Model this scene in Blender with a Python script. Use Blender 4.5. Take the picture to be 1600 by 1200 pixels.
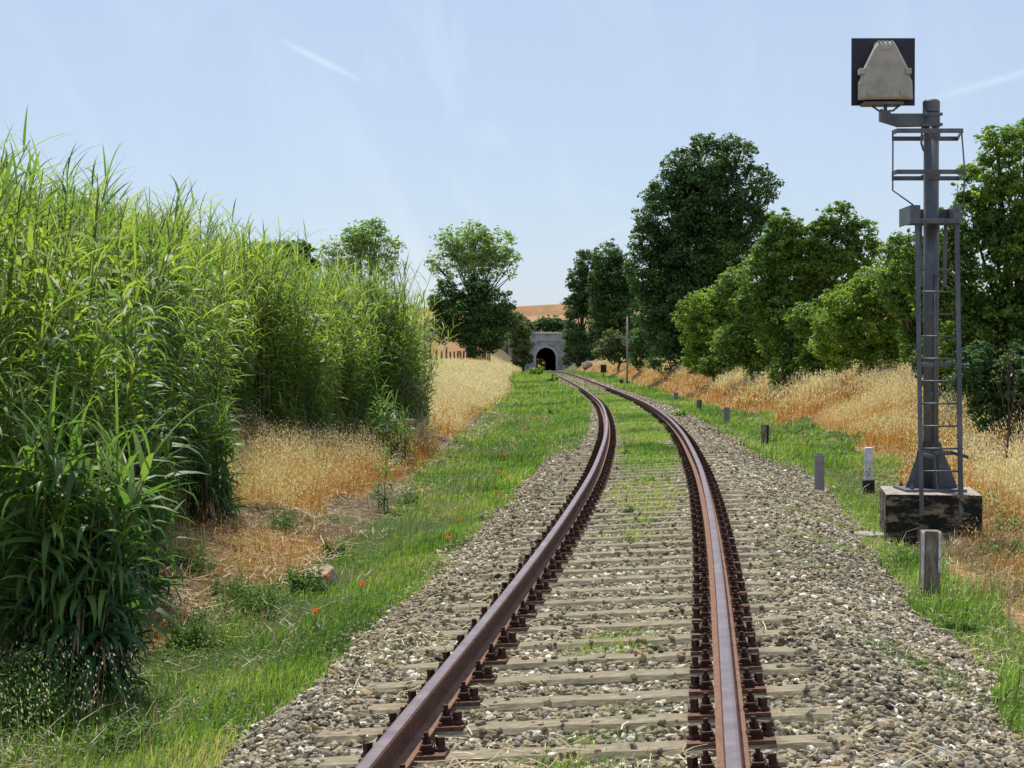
import bpy, math, random
import numpy as np
from mathutils import Vector

for o in list(bpy.data.objects):
    bpy.data.objects.remove(o)
SC = bpy.context.scene
COL = SC.collection
R = math.radians

# ------------------------------------------------------------------ camera
F, HY, CZ = 2700.0, 560.0, 1.7          # focal length in photo pixels, horizon row, eye height
cd = bpy.data.cameras.new("camera")
cam = bpy.data.objects.new("camera", cd)
COL.objects.link(cam)
cd.sensor_width = 36.0
cd.lens = 36.0 * F / 1600.0
cd.clip_start = 0.1
cd.clip_end = 6000
cam.location = (0, 0, CZ)
cam.rotation_euler = (R(90) - math.atan((600 - HY) / F), 0, 0)
SC.camera = cam

# ------------------------------------------------------------------ light
SUN_EL, SUN_AZ = 63.0, -14.0            # azimuth from +Y towards +X
SC.view_settings.view_transform = 'Standard'
SC.view_settings.look = 'None'
SC.view_settings.exposure = 0.15
SC.view_settings.gamma = 1.0
w = bpy.data.worlds.new("World")
SC.world = w
w.use_nodes = True
nt = w.node_tree
nt.nodes.clear()
N = nt.nodes.new
L = nt.links.new
out = N('ShaderNodeOutputWorld'); bg = N('ShaderNodeBackground')
sky = N('ShaderNodeTexSky'); sky.sky_type = 'NISHITA'; sky.sun_disc = False
sky.sun_elevation = R(SUN_EL); sky.sun_rotation = R(SUN_AZ)
sky.air_density = 1.0; sky.dust_density = 0.6; sky.ozone_density = 2.2; sky.altitude = 200
bg.inputs[1].default_value = 0.15


def wmath(op, a, b=None, c=None, clamp=False):
    n = N('ShaderNodeMath'); n.operation = op; n.use_clamp = clamp
    for i, v in enumerate((a, b, c)):
        if v is None:
            continue
        if isinstance(v, (int, float)):
            n.inputs[i].default_value = v
        else:
            L(v, n.inputs[i])
    return n.outputs[0]


tc = N('ShaderNodeTexCoord'); sp = N('ShaderNodeSeparateXYZ'); L(tc.outputs['Generated'], sp.inputs[0])
dy = wmath('MAXIMUM', sp.outputs[1], 0.05)
U = wmath('DIVIDE', sp.outputs[0], dy)      # tangent of azimuth
V = wmath('DIVIDE', sp.outputs[2], dy)      # tangent of elevation


def trail(u0, v0, u1, v1, wid, amp):
    ln = math.hypot(u1 - u0, v1 - v0); ax, ay = (u1 - u0) / ln, (v1 - v0) / ln
    du = wmath('SUBTRACT', U, u0); dv = wmath('SUBTRACT', V, v0)
    t = wmath('ADD', wmath('MULTIPLY', du, ax), wmath('MULTIPLY', dv, ay))
    s = wmath('SUBTRACT', wmath('MULTIPLY', dv, ax), wmath('MULTIPLY', du, ay))
    a = wmath('SUBTRACT', 1.0, wmath('ABSOLUTE', wmath('DIVIDE', s, wid)), clamp=True)
    tt = wmath('DIVIDE', t, ln)
    b = wmath('MULTIPLY', wmath('MULTIPLY', tt, wmath('SUBTRACT', 1.0, tt)), 4.0, clamp=True)
    return wmath('MULTIPLY', wmath('MULTIPLY', wmath('POWER', a, 1.5), b), amp)


def uv(px, py):
    return ((px - 800) / F, (HY - py) / F)


tr = [trail(*uv(430, 60), *uv(575, 132), 0.0035, 0.45), trail(*uv(1440, 160), *uv(1700, 85), 0.004, 0.35),
      trail(*uv(860, 395), *uv(1130, 300), 0.003, 0.12), trail(*uv(900, 280), *uv(990, 320), 0.004, 0.10)]
mp = N('ShaderNodeCombineXYZ')
L(wmath('MULTIPLY', wmath('ADD', U, wmath('MULTIPLY', V, 0.25)), 17.0), mp.inputs[0]); L(wmath('MULTIPLY', V, 6.0), mp.inputs[1])
ns = N('ShaderNodeTexNoise'); ns.inputs['Scale'].default_value = 1.2; ns.inputs['Detail'].default_value = 6
ns.inputs['Roughness'].default_value = 0.55; ns.inputs['Distortion'].default_value = 0.6
L(mp.outputs[0], ns.inputs['Vector'])
wisp = wmath('MULTIPLY', wmath('SUBTRACT', ns.outputs[0], 0.49), 1.3, clamp=True)
du = wmath('DIVIDE', wmath('SUBTRACT', U, (690 - 800) / F), 0.05)
core = wmath('POWER', 2.718, wmath('MULTIPLY', wmath('MULTIPLY', du, du), -1.0))
wisp = wmath('MULTIPLY', wisp, wmath('ADD', 0.45, wmath('MULTIPLY', core, 1.0)))
tot = wisp
veil = N('ShaderNodeMix'); veil.data_type = 'RGBA'; veil.inputs[0].default_value = 0.72
L(sky.outputs[0], veil.inputs[6]); veil.inputs[7].default_value = (3.0, 3.55, 4.55, 1)
for t_ in tr:
    tot = wmath('ADD', tot, t_, clamp=True)
mx = N('ShaderNodeMix'); mx.data_type = 'RGBA'
L(tot, mx.inputs[0]); L(veil.outputs[2], mx.inputs[6]); mx.inputs[7].default_value = (5.2, 5.8, 6.4, 1)
L(mx.outputs[2], bg.inputs[0]); L(bg.outputs[0], out.inputs[0])

sd = bpy.data.lights.new("sun", 'SUN'); sd.energy = 4.6; sd.angle = R(0.53); sd.color = (1.0, 0.955, 0.88)
sun = bpy.data.objects.new("sun", sd); COL.objects.link(sun)
S = Vector((math.sin(R(SUN_AZ)) * math.cos(R(SUN_EL)), math.cos(R(SUN_AZ)) * math.cos(R(SUN_EL)), math.sin(R(SUN_EL))))
sun.rotation_euler = S.to_track_quat('Z', 'Y').to_euler()

# ------------------------------------------------------------------ track line and terrain functions
_kd = [-30, 0, 7, 9, 12, 17, 24, 33, 40, 48, 58, 70, 85, 100, 120, 140, 165, 200, 250, 436, 806, 1400]
_kx = [-4.2, -0.62, .15, .37, .71, 1.23, 1.89, 2.55, 2.96, 3.35, 3.78, 4.17, 4.47, 4.60, 4.63, 4.66, 4.75, 5.0, 5.6, 8.56, 13.1, 20.5]
_kh = [1.62, 1.62, 1.61, 1.61, 1.62, 1.59, 1.54, 1.47, 1.45, 1.46, 1.51, 1.57, 1.60, 1.57, 1.50, 1.44, 1.41, 1.55, 1.9, 2.85, 5.4, 5.6]
_g = np.arange(-30, 1400, 0.5)


def _smooth(k):
    v = np.interp(_g, _kd, k)
    o = v.copy()
    for sg, lo, hi in ((2.5, -99, 60), (6.0, 60, 9999)):
        n = int(sg * 8); ker = np.exp(-0.5 * (np.arange(-n, n + 1) * 0.5 / sg) ** 2); ker /= ker.sum()
        c = np.convolve(np.pad(v, n, mode='edge'), ker, mode='valid')
        wgt = np.clip((_g - lo) / 10, 0, 1) * np.clip((hi - _g) / 10 + 1, 0, 1)
        o = o * (1 - wgt) + c * wgt
    return o


_X = _smooth(_kx); _H = _smooth(_kh)
def XC(y): return np.interp(y, _g, _X)
def RZ(y): return CZ - np.interp(y, _g, _H)
def CANT(y): return np.interp(y, [0, 7, 14, 20, 60, 110], [.12, .11, .085, .07, .045, 0.0])   # right rail over left, per 1.5 m


_arc = np.concatenate([[0], np.cumsum(np.hypot(np.diff(_g), np.diff(_X)))])
_arc -= np.interp(0, _g, _arc)
def yA(a): return np.interp(a, _arc, _g)
def frame(a):
    y = yA(a); x = XC(y); t = (XC(y + 1) - XC(y - 1)) / 2
    n = np.sqrt(1 + t * t)
    return x, y, t / n, 1 / n             # centre, tangent (tx, ty); the right-hand normal is (ty, -tx)


PG = ([-400, -22, -15, -9, -6.5, -4.6, -2.3, -1.5, 1.5, 2.6, 3.4, 5, 7, 400],
      [3.2, 2.5, 1.3, .8, .3, -.40, -.36, -.215, -.215, -.36, -.40, .5, 1.3, 2.8])
PN = ([-400, -14, -9, -6.8, -4.8, -3.6, -2.75, -1.9, -1.45, 1.5, 2.4, 3.0, 4.7, 6.0, 8.0, 12, 400],
      [.9, .55, .35, .0, -.28, -.50, -.60, -.43, -.215, -.215, -.43, -.49, -.44, -.25, .05, .2, .6])
PM = ([-400, -12, -9, -7, -5.2, -4.2, -2.3, -1.5, 1.5, 2.6, 3.8, 5.2, 6.5, 8, 400],
      [1.0, .5, .40, .15, -.36, -.48, -.40, -.215, -.215, -.42, -.40, .10, .32, .48, 1.0])
PF = ([-400, -12, -9.5, -8, -6, -4.6, -2.3, -1.5, 1.5, 2.6, 3.4, 5, 7, 400],
      [1.0, .60, .48, .32, -.08, -.40, -.36, -.215, -.215, -.36, -.40, .45, 1.05, 1.8])
PT = ([-400, -17, -5, -3, -1.5, 1.5, 3, 5, 17, 400], [11, 9.7, -.15, -.3, -.215, -.215, -.3, -.15, 9.7, 11])


def vn(x, y, seed=0, sc=1.0):
    """smooth pseudo noise -1..1"""
    r = np.random.RandomState(seed); o = 0
    for k in range(5):
        a, b, p = r.uniform(-1, 1) * sc, r.uniform(-1, 1) * sc, r.uniform(0, 6.28)
        q = r.uniform(0.6, 1.9)
        o = o + np.sin((a * x + b * y) * q + p + 1.3 * np.sin((b * x - a * y) * q * 0.7 + p * 2))
    return o / 3.2


def TZ(x, y):
    x = np.asarray(x, float); y = np.asarray(y, float)
    s = x - XC(y)
    zn, zm, zf, zg, zt = (np.interp(s, *p) for p in (PN, PM, PF, PG, PT))
    def sm(a, b):
        t = np.clip((y - a) / (b - a), 0, 1); return t * t * (3 - 2 * t)
    z = zn + (zm - zn) * sm(22, 46)
    z = z + (zf - z) * sm(60, 135)
    z = z + (zg - z) * sm(130, 230)
    z = z + (zt - z) * sm(250, 425)
    over = (y > 436.0) & (y < 806.0)
    z = z + RZ(y) + CANT(y) / 1.5 * np.clip(s, -1.4, 1.4) * np.interp(np.abs(s), [1.5, 2.4], [1, 0])
    rough = np.clip((np.abs(s) - 2.3) / 2.0, 0, 1)
    z = z + rough * (0.05 * vn(x, y, 1, 2.2) + 0.07 * vn(x, y, 2, 0.7) + np.clip((-s - 3.4) / 1.0, 0, 1) * .07 * vn(x, y, 18, 4.0) * (y < 40)) * np.interp(y, [0, 100, 300], [1, 1.3, 4])
    z = z + np.clip(np.abs(s) - 4, 0, 1) * 0.20 * np.clip((s > 0) * 1.0, 0, 1) * (vn(x, y, 9, 0.9) + .5 * vn(x, y, 19, 2.4)) * np.clip((y - 22) / 6, 0, 1)
    hill = 9.3 + 21.5 * (0.5 - 0.5 * np.cos(np.pi * np.clip((y - 620) / 340, 0, 1))) + 2.2 * np.tanh((x - 15) / 40) * np.clip((y - 600) / 200, 0, 1)
    nat = np.where(over, 8.0 + (hill - 9.3) + np.clip((y - 436) / 60, 0, 1) * 1.4, z)
    beyond = np.maximum(0, hill)
    cut2 = RZ(y) - 0.3 + np.maximum(0, np.abs(s) - 4.5) * 0.9
    nat = np.where(y >= 806.0, np.minimum(beyond, cut2 + np.clip((y - 860) / 30, 0, 1) * 40), nat)
    return nat


def P(px, py, d):
    """the world point seen at that pixel of the photograph at forward distance d"""
    p = math.atan((600 - HY) / F); yu = 600 - py
    fw = F * math.cos(p) + yu * math.sin(p); zz = -F * math.sin(p) + yu * math.cos(p)
    return Vector(((px - 800) / fw * d, d, CZ + zz / fw * d))


def G(px, py, dmin=5.0):
    """where the sight line through that pixel meets the ground"""
    d = dmin
    while d < 1200:
        q = P(px, py, d)
        if q.z <= float(TZ(q.x, q.y)):
            return Vector((q.x, q.y, float(TZ(q.x, q.y))))
        d *= 1.004
    return q


# ------------------------------------------------------------------ helpers
def node_mat(name):
    m = bpy.data.materials.new(name); m.use_nodes = True
    t = m.node_tree; t.nodes.clear()
    return m, t, t.nodes.new, t.links.new


def ramp(n, stops):
    cr = n.color_ramp
    while len(cr.elements) < len(stops):
        cr.elements.new(0.5)
    for e, (p, c) in zip(cr.elements, stops):
        e.position = p; e.color = (*c, 1)
    return n


def leaf_mat(name, cols, trans=0.35, rough=0.5, spec=0.3, patch=0.0, pscale=0.8, tcol=1.5, tw=1.08):
    """cols: colours picked by each leaf's own tint; patch: how far a slow noise moves the pick"""
    m, t, N, L = node_mat(name)
    at = N('ShaderNodeAttribute'); at.attribute_name = 'tint'
    r = ramp(N('ShaderNodeValToRGB'), [(i / (len(cols) - 1), c) for i, c in enumerate(cols)])
    if patch:
        g = N('ShaderNodeNewGeometry'); n = N('ShaderNodeTexNoise'); n.inputs['Scale'].default_value = pscale
        n.inputs['Detail'].default_value = 2; L(g.outputs['Position'], n.inputs['Vector'])
        a = N('ShaderNodeMath'); a.operation = 'MULTIPLY_ADD'; L(n.outputs[0], a.inputs[0]); a.inputs[1].default_value = patch * 2; a.inputs[2].default_value = -patch
        b = N('ShaderNodeMath'); b.operation = 'ADD'; b.use_clamp = True; L(at.outputs['Fac'], b.inputs[0]); L(a.outputs[0], b.inputs[1])
        L(b.outputs[0], r.inputs[0])
    else:
        L(at.outputs['Fac'], r.inputs[0])
    bs = N('ShaderNodeBsdfPrincipled'); bs.inputs['Roughness'].default_value = rough
    bs.inputs['Specular IOR Level'].default_value = spec
    L(r.outputs[0], bs.inputs['Base Color'])
    tr_ = N('ShaderNodeBsdfTranslucent'); mc = N('ShaderNodeMix'); mc.data_type = 'RGBA'; mc.blend_type = 'MULTIPLY'
    mc.inputs[0].default_value = 1; L(r.outputs[0], mc.inputs[6]); mc.inputs[7].default_value = (tcol * tw, tcol * 1.15, tcol * 0.6, 1)
    L(mc.outputs[2], tr_.inputs[0])
    ms = N('ShaderNodeMixShader'); ms.inputs[0].default_value = trans
    L(bs.outputs[0], ms.inputs[1]); L(tr_.outputs[0], ms.inputs[2])
    o = N('ShaderNodeOutputMaterial'); L(ms.outputs[0], o.inputs[0])
    return m


def solid_mat(name, stops, scale=8, rough=0.8, metal=0.0, bump=0.3, detail=6, dist=0.01, spec=0.4, stretch=(1, 1, 1), tint=False, rough_n=0.7):
    m, t, N, L = node_mat(name)
    tcn = N('ShaderNodeTexCoord'); mpn = N('ShaderNodeMapping'); mpn.inputs['Scale'].default_value = stretch
    L(tcn.outputs['Object'], mpn.inputs[0])
    n = N('ShaderNodeTexNoise'); n.inputs['Scale'].default_value = scale; n.inputs['Detail'].default_value = detail
    n.inputs['Roughness'].default_value = rough_n
    L(mpn.outputs[0], n.inputs['Vector'])
    r = ramp(N('ShaderNodeValToRGB'), stops)
    if tint:
        at = N('ShaderNodeAttribute'); at.attribute_name = 'tint'
        a = N('ShaderNodeMath'); a.operation = 'MULTIPLY_ADD'; L(n.outputs[0], a.inputs[0]); a.inputs[1].default_value = 0.35; a.inputs[2].default_value = -0.175
        b = N('ShaderNodeMath'); b.operation = 'ADD'; b.use_clamp = True; L(at.outputs['Fac'], b.inputs[0]); L(a.outputs[0], b.inputs[1])
        L(b.outputs[0], r.inputs[0])
    else:
        L(n.outputs[0], r.inputs[0])
    bs = N('ShaderNodeBsdfPrincipled'); bs.inputs['Roughness'].default_value = rough; bs.inputs['Metallic'].default_value = metal
    bs.inputs['Specular IOR Level'].default_value = spec
    L(r.outputs[0], bs.inputs['Base Color'])
    if bump:
        n2 = N('ShaderNodeTexNoise'); n2.inputs['Scale'].default_value = scale * 3; n2.inputs['Detail'].default_value = 5
        L(mpn.outputs[0], n2.inputs['Vector'])
        bp = N('ShaderNodeBump'); bp.inputs['Strength'].default_value = bump; bp.inputs['Distance'].default_value = dist
        L(n2.outputs[0], bp.inputs['Height']); L(bp.outputs[0], bs.inputs['Normal'])
    o = N('ShaderNodeOutputMaterial'); L(bs.outputs[0], o.inputs[0])
    return m


def props(o, label=None, cat=None, group=None, kind=None):
    if label: o['label'] = label
    if cat: o['category'] = cat
    if group: o['group'] = group
    if kind: o['kind'] = kind
    return o


def empty(name, loc, label, cat, group=None, rz=0):
    o = bpy.data.objects.new(name, None); COL.objects.link(o)
    o.location = loc; o.rotation_euler = (0, 0, rz); o.empty_display_size = 0.2
    return props(o, label, cat, group)


def arr_mesh(name, verts, faces, mats, parent=None, tint=None, smooth=False, origin=None, midx=None, link=True):
    """faces: list of int arrays, each (n, k)"""
    me = bpy.data.meshes.new(name)
    verts = np.asarray(verts, np.float32).reshape(-1, 3)
    if origin is not None:
        verts = verts - np.asarray(origin, np.float32)
    me.vertices.add(len(verts)); me.vertices.foreach_set('co', verts.ravel())
    faces = [np.asarray(f, np.int32) for f in faces if len(f)]
    loops = np.concatenate([f.ravel() for f in faces])
    tot = np.concatenate([np.full(len(f), f.shape[1], np.int32) for f in faces])
    st = np.concatenate([[0], np.cumsum(tot)[:-1]]).astype(np.int32)
    me.loops.add(len(loops)); me.loops.foreach_set('vertex_index', loops)
    me.polygons.add(len(tot)); me.polygons.foreach_set('loop_start', st); me.polygons.foreach_set('loop_total', tot)
    me.polygons.foreach_set('use_smooth', np.full(len(tot), smooth, bool))
    for m in (mats if isinstance(mats, (list, tuple)) else [mats]):
        me.materials.append(m)
    if midx is not None:
        me.polygons.foreach_set('material_index', np.asarray(midx, np.int32))
    if tint is not None:
        a = me.attributes.new('tint', 'FLOAT', 'POINT'); a.data.foreach_set('value', np.asarray(tint, np.float32))
    me.update(calc_edges=True)
    if not link:
        return me
    o = bpy.data.objects.new(name, me); COL.objects.link(o)
    if parent is not None:
        o.parent = parent
    elif origin is not None:
        o.location = origin
    return o


class MB:
    """collects boxes, bars and tubes; build() links them as ONE mesh object"""
    def __init__(s): s.v = []; s.f = []; s.m = []; s.mi = 0
    def add(s, vs, fs):
        b = len(s.v); s.v += [tuple(v) for v in vs]; s.f += [tuple(i + b for i in f) for f in fs]; s.m += [s.mi] * len(fs)
    def box(s, x0, x1, y0, y1, z0, z1, ch=0):
        s.add([(x0, y0, z0), (x1, y0, z0), (x1, y1, z0), (x0, y1, z0), (x0, y0, z1), (x1, y0, z1), (x1, y1, z1), (x0, y1, z1)],
              [(0, 3, 2, 1), (4, 5, 6, 7), (0, 1, 5, 4), (1, 2, 6, 5), (2, 3, 7, 6), (3, 0, 4, 7)])
    def bar(s, a, b, w_, h_=None, up=(0, 0, 1)):
        a, b = Vector(a), Vector(b); t = (b - a).normalized(); up = Vector(up)
        if abs(t.dot(up)) > 0.95: up = Vector((0, 1, 0))
        r = t.cross(up).normalized(); u = r.cross(t).normalized(); h_ = h_ or w_
        vs = [p + r * (sx * w_ / 2) + u * (sy * h_ / 2) for p in (a, b) for sx, sy in ((-1, -1), (1, -1), (1, 1), (-1, 1))]
        s.add(vs, [(0, 1, 2, 3), (7, 6, 5, 4), (0, 4, 5, 1), (1, 5, 6, 2), (2, 6, 7, 3), (3, 7, 4, 0)])
    def tube(s, pts, rad, n=10, cap=True):
        pts = [Vector(p) for p in pts]
        if isinstance(rad, (int, float)): rad = [rad] * len(pts)
        vs = []; up = Vector((0.31, 0.87, 0.13))
        for i, p in enumerate(pts):
            t = (pts[min(i + 1, len(pts) - 1)] - pts[max(i - 1, 0)]).normalized()
            r = t.cross(up).normalized(); u = r.cross(t)
            vs += [p + (r * math.cos(k * 2 * math.pi / n) + u * math.sin(k * 2 * math.pi / n)) * rad[i] for k in range(n)]
        fs = [(i * n + k, i * n + (k + 1) % n, (i + 1) * n + (k + 1) % n, (i + 1) * n + k) for i in range(len(pts) - 1) for k in range(n)]
        if cap: fs += [tuple(range(n))[::-1], tuple((len(pts) - 1) * n + k for k in range(n))]
        s.add(vs, fs)
    def prism(s, poly, y0, y1):
        """poly in x-z, extruded along y"""
        n = len(poly)
        s.add([(x, y0, z) for x, z in poly] + [(x, y1, z) for x, z in poly],
              [tuple(range(n)), tuple(range(2 * n - 1, n - 1, -1))] + [(k, k + n, (k + 1) % n + n, (k + 1) % n) for k in range(n)])
    def build(s, name, mats, parent=None, origin=None, bevel=0, smooth=False, segs=2):
        me = bpy.data.meshes.new(name)
        og = Vector(origin) if origin is not None else Vector((0, 0, 0))
        me.from_pydata([Vector(v) - og for v in s.v], [], s.f)
        for m in (mats if isinstance(mats, (list, tuple)) else [mats]): me.materials.append(m)
        me.polygons.foreach_set('material_index', s.m)
        if smooth:
            me.polygons.foreach_set('use_smooth', [True] * len(me.polygons))
        me.update()
        o = bpy.data.objects.new(name, me); COL.objects.link(o)
        if parent is not None: o.parent = parent
        elif origin is not None: o.location = og
        if bevel:
            b = o.modifiers.new('bevel', 'BEVEL'); b.width = bevel; b.segments = segs; b.limit_method = 'ANGLE'; b.angle_limit = R(35)
        if smooth and not bevel:
            pass
        return o


def unit(r, n):
    v = r.normal(size=(n, 3)); return v / np.linalg.norm(v, axis=1, keepdims=True)


def leaf_quads(c, u, v, ln, wd):
    """rhombic leaves, slightly folded"""
    ln = np.asarray(ln)[:, None]; wd = np.asarray(wd)[:, None]
    nrm = np.cross(u, v)
    q = np.stack([c - u * ln / 2, c + v * wd / 2 - nrm * wd * 0.18, c + u * ln / 2, c - v * wd / 2 - nrm * wd * 0.18], 1)
    i = np.arange(len(c) * 4).reshape(-1, 4)
    return q.reshape(-1, 3), i


# ------------------------------------------------------------------ ground sheet
def zones(s, y, x):
    """green, dry, ballast weights 0..1 by offset from the track and distance"""
    n1 = vn(x, y, 11, 1.3); n2 = vn(x, y, 12, 0.45); n3 = vn(x, y, 13, 4.0)
    le = -1.88 + 0.12 * n1 + .05 * n3; re = np.interp(y, [8, 14, 30, 60], [2.3, 2.4, 2.75, 2.6]) + 0.12 * n1 + .05 * n3
    b = ((s > le) & (s < re)).astype(float)
    b = b * np.clip((300 - y) / 60, 0.0, 1)
    far = np.clip((y - 120) / 60, 0, 1)
    cg = np.clip(1.55 - np.abs(s) / 0.42 + 0.5 * n1, 0, 1) * np.interp(y, [12, 22, 26, 31, 46, 52, 80, 110], [0, .25, .4, 1, 1, 1, .8, .3])
    lg = ((s < -1.15 + .12 * n1) & (s > -2.4)) * np.interp(y, [30, 36, 44, 80], [0, .5, 1, 1]) * np.interp(y, [80, 110], [1, .2])
    rg = ((s > 1.9 + .2 * n1) & (s < 3)) * np.interp(y, [26, 40, 60], [0, .5, .8])
    g = np.zeros_like(s)
    lw = np.interp(y, [0, 20, 35, 60, 150], [-3.3, -3.1, -4.0, -4.9, -4.9]) + 0.35 * n2 + .15 * n1
    g = np.where((s <= le) & (s > lw), 1.0, g)
    g = np.where((s <= lw), np.clip(0.35 + 0.5 * n1, 0, 1), g)
    rw = np.interp(y, [0, 15, 24, 30, 40, 60, 150], [3.7, 3.4, 3.7, 4.5, 4.3, 4.0, 3.9]) + 0.35 * n2 + .2 * n1
    g = np.where((s >= re) & (s < rw), 0.9, g)
    g = np.maximum(g, np.clip(np.maximum(np.maximum(cg, lg), rg), 0, 1) * b)
    g = np.maximum(g, far * (np.abs(s) < 4.5) * np.clip(.7 + .4 * n1, 0, 1))
    dr = np.zeros_like(s)
    dr = np.where((s >= rw) & (s < 30), 0.9, dr)
    lb = np.interp(y, [20, 22, 31, 35, 38, 60, 80, 150], [-9, -4.1, -3.9, -4.1, -4.4, -4.9, -4.9, -5.0]) + 0.25 * n1
    dr = np.where((s < lb) & (y > 20), 0.95, dr)
    dr = np.where((s < lw) & (y <= 21), np.clip(.5 + .35 * n1, 0, 1), dr)
    tn = np.clip((y - 190) / 120, 0, 1) * (s > 0) + np.clip((y - 290) / 60, 0, 1) * (s <= 0)
    dr = dr * (1 - .6 * tn); g = np.maximum(g, tn * .7)
    dr = np.where(y > 436, 0.4, dr)
    g = g * (1 - dr * 0.9)
    return g, dr, b * (1 - .85 * np.clip(g, 0, 1))


def make_ground():
    c = np.concatenate([np.arange(0, 6.01, .15), 6 + np.cumsum(np.linspace(.25, 1.2, 24)), 24 + np.cumsum(np.geomspace(2, 160, 22))])
    cols = np.concatenate([-c[::-1], c[1:]])
    near = np.arange(-4, 50, .18)
    mid = [50.0]
    while mid[-1] < 430: mid.append(mid[-1] + max(.25, (mid[-1] - 30) * .012))
    rows = np.concatenate([np.array([-60, -30, -15, -8]), near, mid[:-1], [433, 435.9, 436.1, 438, 444, 452, 465], np.arange(480, 800, 16), [800, 805.9, 806.1, 809, 815, 825, 840, 860], np.arange(875, 1350, 16)])
    rows = np.unique(rows)
    Yg, Sg = np.meshgrid(rows, cols, indexing='ij')
    Xg = XC(Yg) + Sg
    Zg = TZ(Xg, Yg)
    v = np.stack([Xg, Yg, Zg], -1).reshape(-1, 3)
    nr, nc = len(rows), len(cols)
    i = np.arange(nr * nc).reshape(nr, nc)
    q = np.stack([i[:-1, :-1], i[:-1, 1:], i[1:, 1:], i[1:, :-1]], -1).reshape(-1, 4)
    rmid = ((rows[:-1] + rows[1:]) / 2)[:, None].repeat(nc - 1, 1).ravel()
    cmid = ((cols[:-1] + cols[1:]) / 2)[None].repeat(nr - 1, 0).ravel()
    cut = ((np.abs(rmid - 436) < .5) | (np.abs(rmid - 806) < .5)) & (np.abs(cmid) < 6.5)
    q = q[~cut]
    g, dr, b = zones(Sg, Yg, Xg)
    me_o = arr_mesh('ground', v, [q], GROUND, smooth=True)
    ca = me_o.data.color_attributes.new('zone', 'FLOAT_COLOR', 'POINT')
    fld = np.clip((Yg - 470) / 60, 0, 1)
    c4 = np.stack([g, dr, b, fld], -1).astype(np.float32)
    ca.data.foreach_set('color', c4.ravel())
    props(me_o, kind='structure')
    return me_o


def ground_material():
    m, t, N, L = node_mat('ground')
    at = N('ShaderNodeVertexColor'); at.layer_name = 'zone'
    sp = N('ShaderNodeSeparateColor'); L(at.outputs[0], sp.inputs[0])
    geo = N('ShaderNodeNewGeometry')

    def noise(sc, det=6, ro=0.65, vec=None):
        n = N('ShaderNodeTexNoise'); n.inputs['Scale'].default_value = sc; n.inputs['Detail'].default_value = det
        n.inputs['Roughness'].default_value = ro; L(vec or geo.outputs['Position'], n.inputs['Vector']); return n.outputs[0]

    def rmp(src, stops):
        r = ramp(N('ShaderNodeValToRGB'), stops); L(src, r.inputs[0]); return r.outputs[0]

    def mix(f, a, b):
        x = N('ShaderNodeMix'); x.data_type = 'RGBA'; L(f, x.inputs[0]); L(a, x.inputs[6]); L(b, x.inputs[7]); return x.outputs[2]

    def brk(src, amt=0.8):
        a = N('ShaderNodeMath'); a.operation = 'MULTIPLY_ADD'; L(noise(5, 8, .7), a.inputs[0]); a.inputs[1].default_value = amt; a.inputs[2].default_value = -amt / 2
        b = N('ShaderNodeMath'); b.operation = 'ADD'; b.use_clamp = True; L(src, b.inputs[0]); L(a.outputs[0], b.inputs[1])
        c = N('ShaderNodeMapRange'); c.interpolation_type = 'SMOOTHSTEP'; c.inputs[1].default_value = .3; c.inputs[2].default_value = .7
        L(b.outputs[0], c.inputs[0]); return c.outputs[0]
    soil = rmp(noise(9), [(.3, (.065, .046, .030)), (.5, (.14, .10, .062)), (.7, (.25, .19, .12))])
    green = rmp(noise(14), [(.3, (.030, .050, .012)), (.55, (.065, .10, .022)), (.75, (.14, .15, .05))])
    dry = rmp(noise(7), [(.3, (.17, .085, .035)), (.5, (.30, .175, .07)), (.72, (.44, .31, .15))])
    vo = N('ShaderNodeTexVoronoi'); vo.inputs['Scale'].default_value = 17; L(geo.outputs['Position'], vo.inputs['Vector'])
    sc_ = N('ShaderNodeSeparateColor'); L(vo.outputs['Color'], sc_.inputs[0])
    bal = rmp(sc_.outputs[0], [(0, (.07, .065, .055)), (.35, (.20, .19, .165)), (.7, (.36, .34, .29)), (1, (.60, .57, .50))])
    field = rmp(noise(.05, 8, .75), [(.35, (.25, .14, .068)), (.5, (.33, .19, .092)), (.65, (.40, .25, .13))])
    fat = N('ShaderNodeMath'); fat.operation = 'ADD'; L(at.outputs['Alpha'], fat.inputs[0]); fat.inputs[1].default_value = 0
    c = mix(brk(sp.outputs[0]), soil, green)
    c = mix(brk(sp.outputs[1]), c, dry)
    c = mix(brk(sp.outputs[2], .5), c, bal)
    c = mix(fat.outputs[0], c, field)
    bs = N('ShaderNodeBsdfPrincipled'); bs.inputs['Roughness'].default_value = .95; bs.inputs['Specular IOR Level'].default_value = .15
    L(c, bs.inputs['Base Color'])
    bp = N('ShaderNodeBump'); bp.inputs['Strength'].default_value = .8; bp.inputs['Distance'].default_value = .03
    ad = N('ShaderNodeMath'); ad.operation = 'SUBTRACT'; L(noise(25, 8, .75), ad.inputs[0])
    ml = N('ShaderNodeMath'); ml.operation = 'MULTIPLY'; L(vo.outputs['Distance'], ml.inputs[0]); L(sp.outputs[2], ml.inputs[1]); L(ml.outputs[0], ad.inputs[1])
    L(ad.outputs[0], bp.inputs['Height']); L(bp.outputs[0], bs.inputs['Normal'])
    o = N('ShaderNodeOutputMaterial'); L(bs.outputs[0], o.inputs[0])
    return m


GROUND = ground_material()
make_ground()

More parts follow.
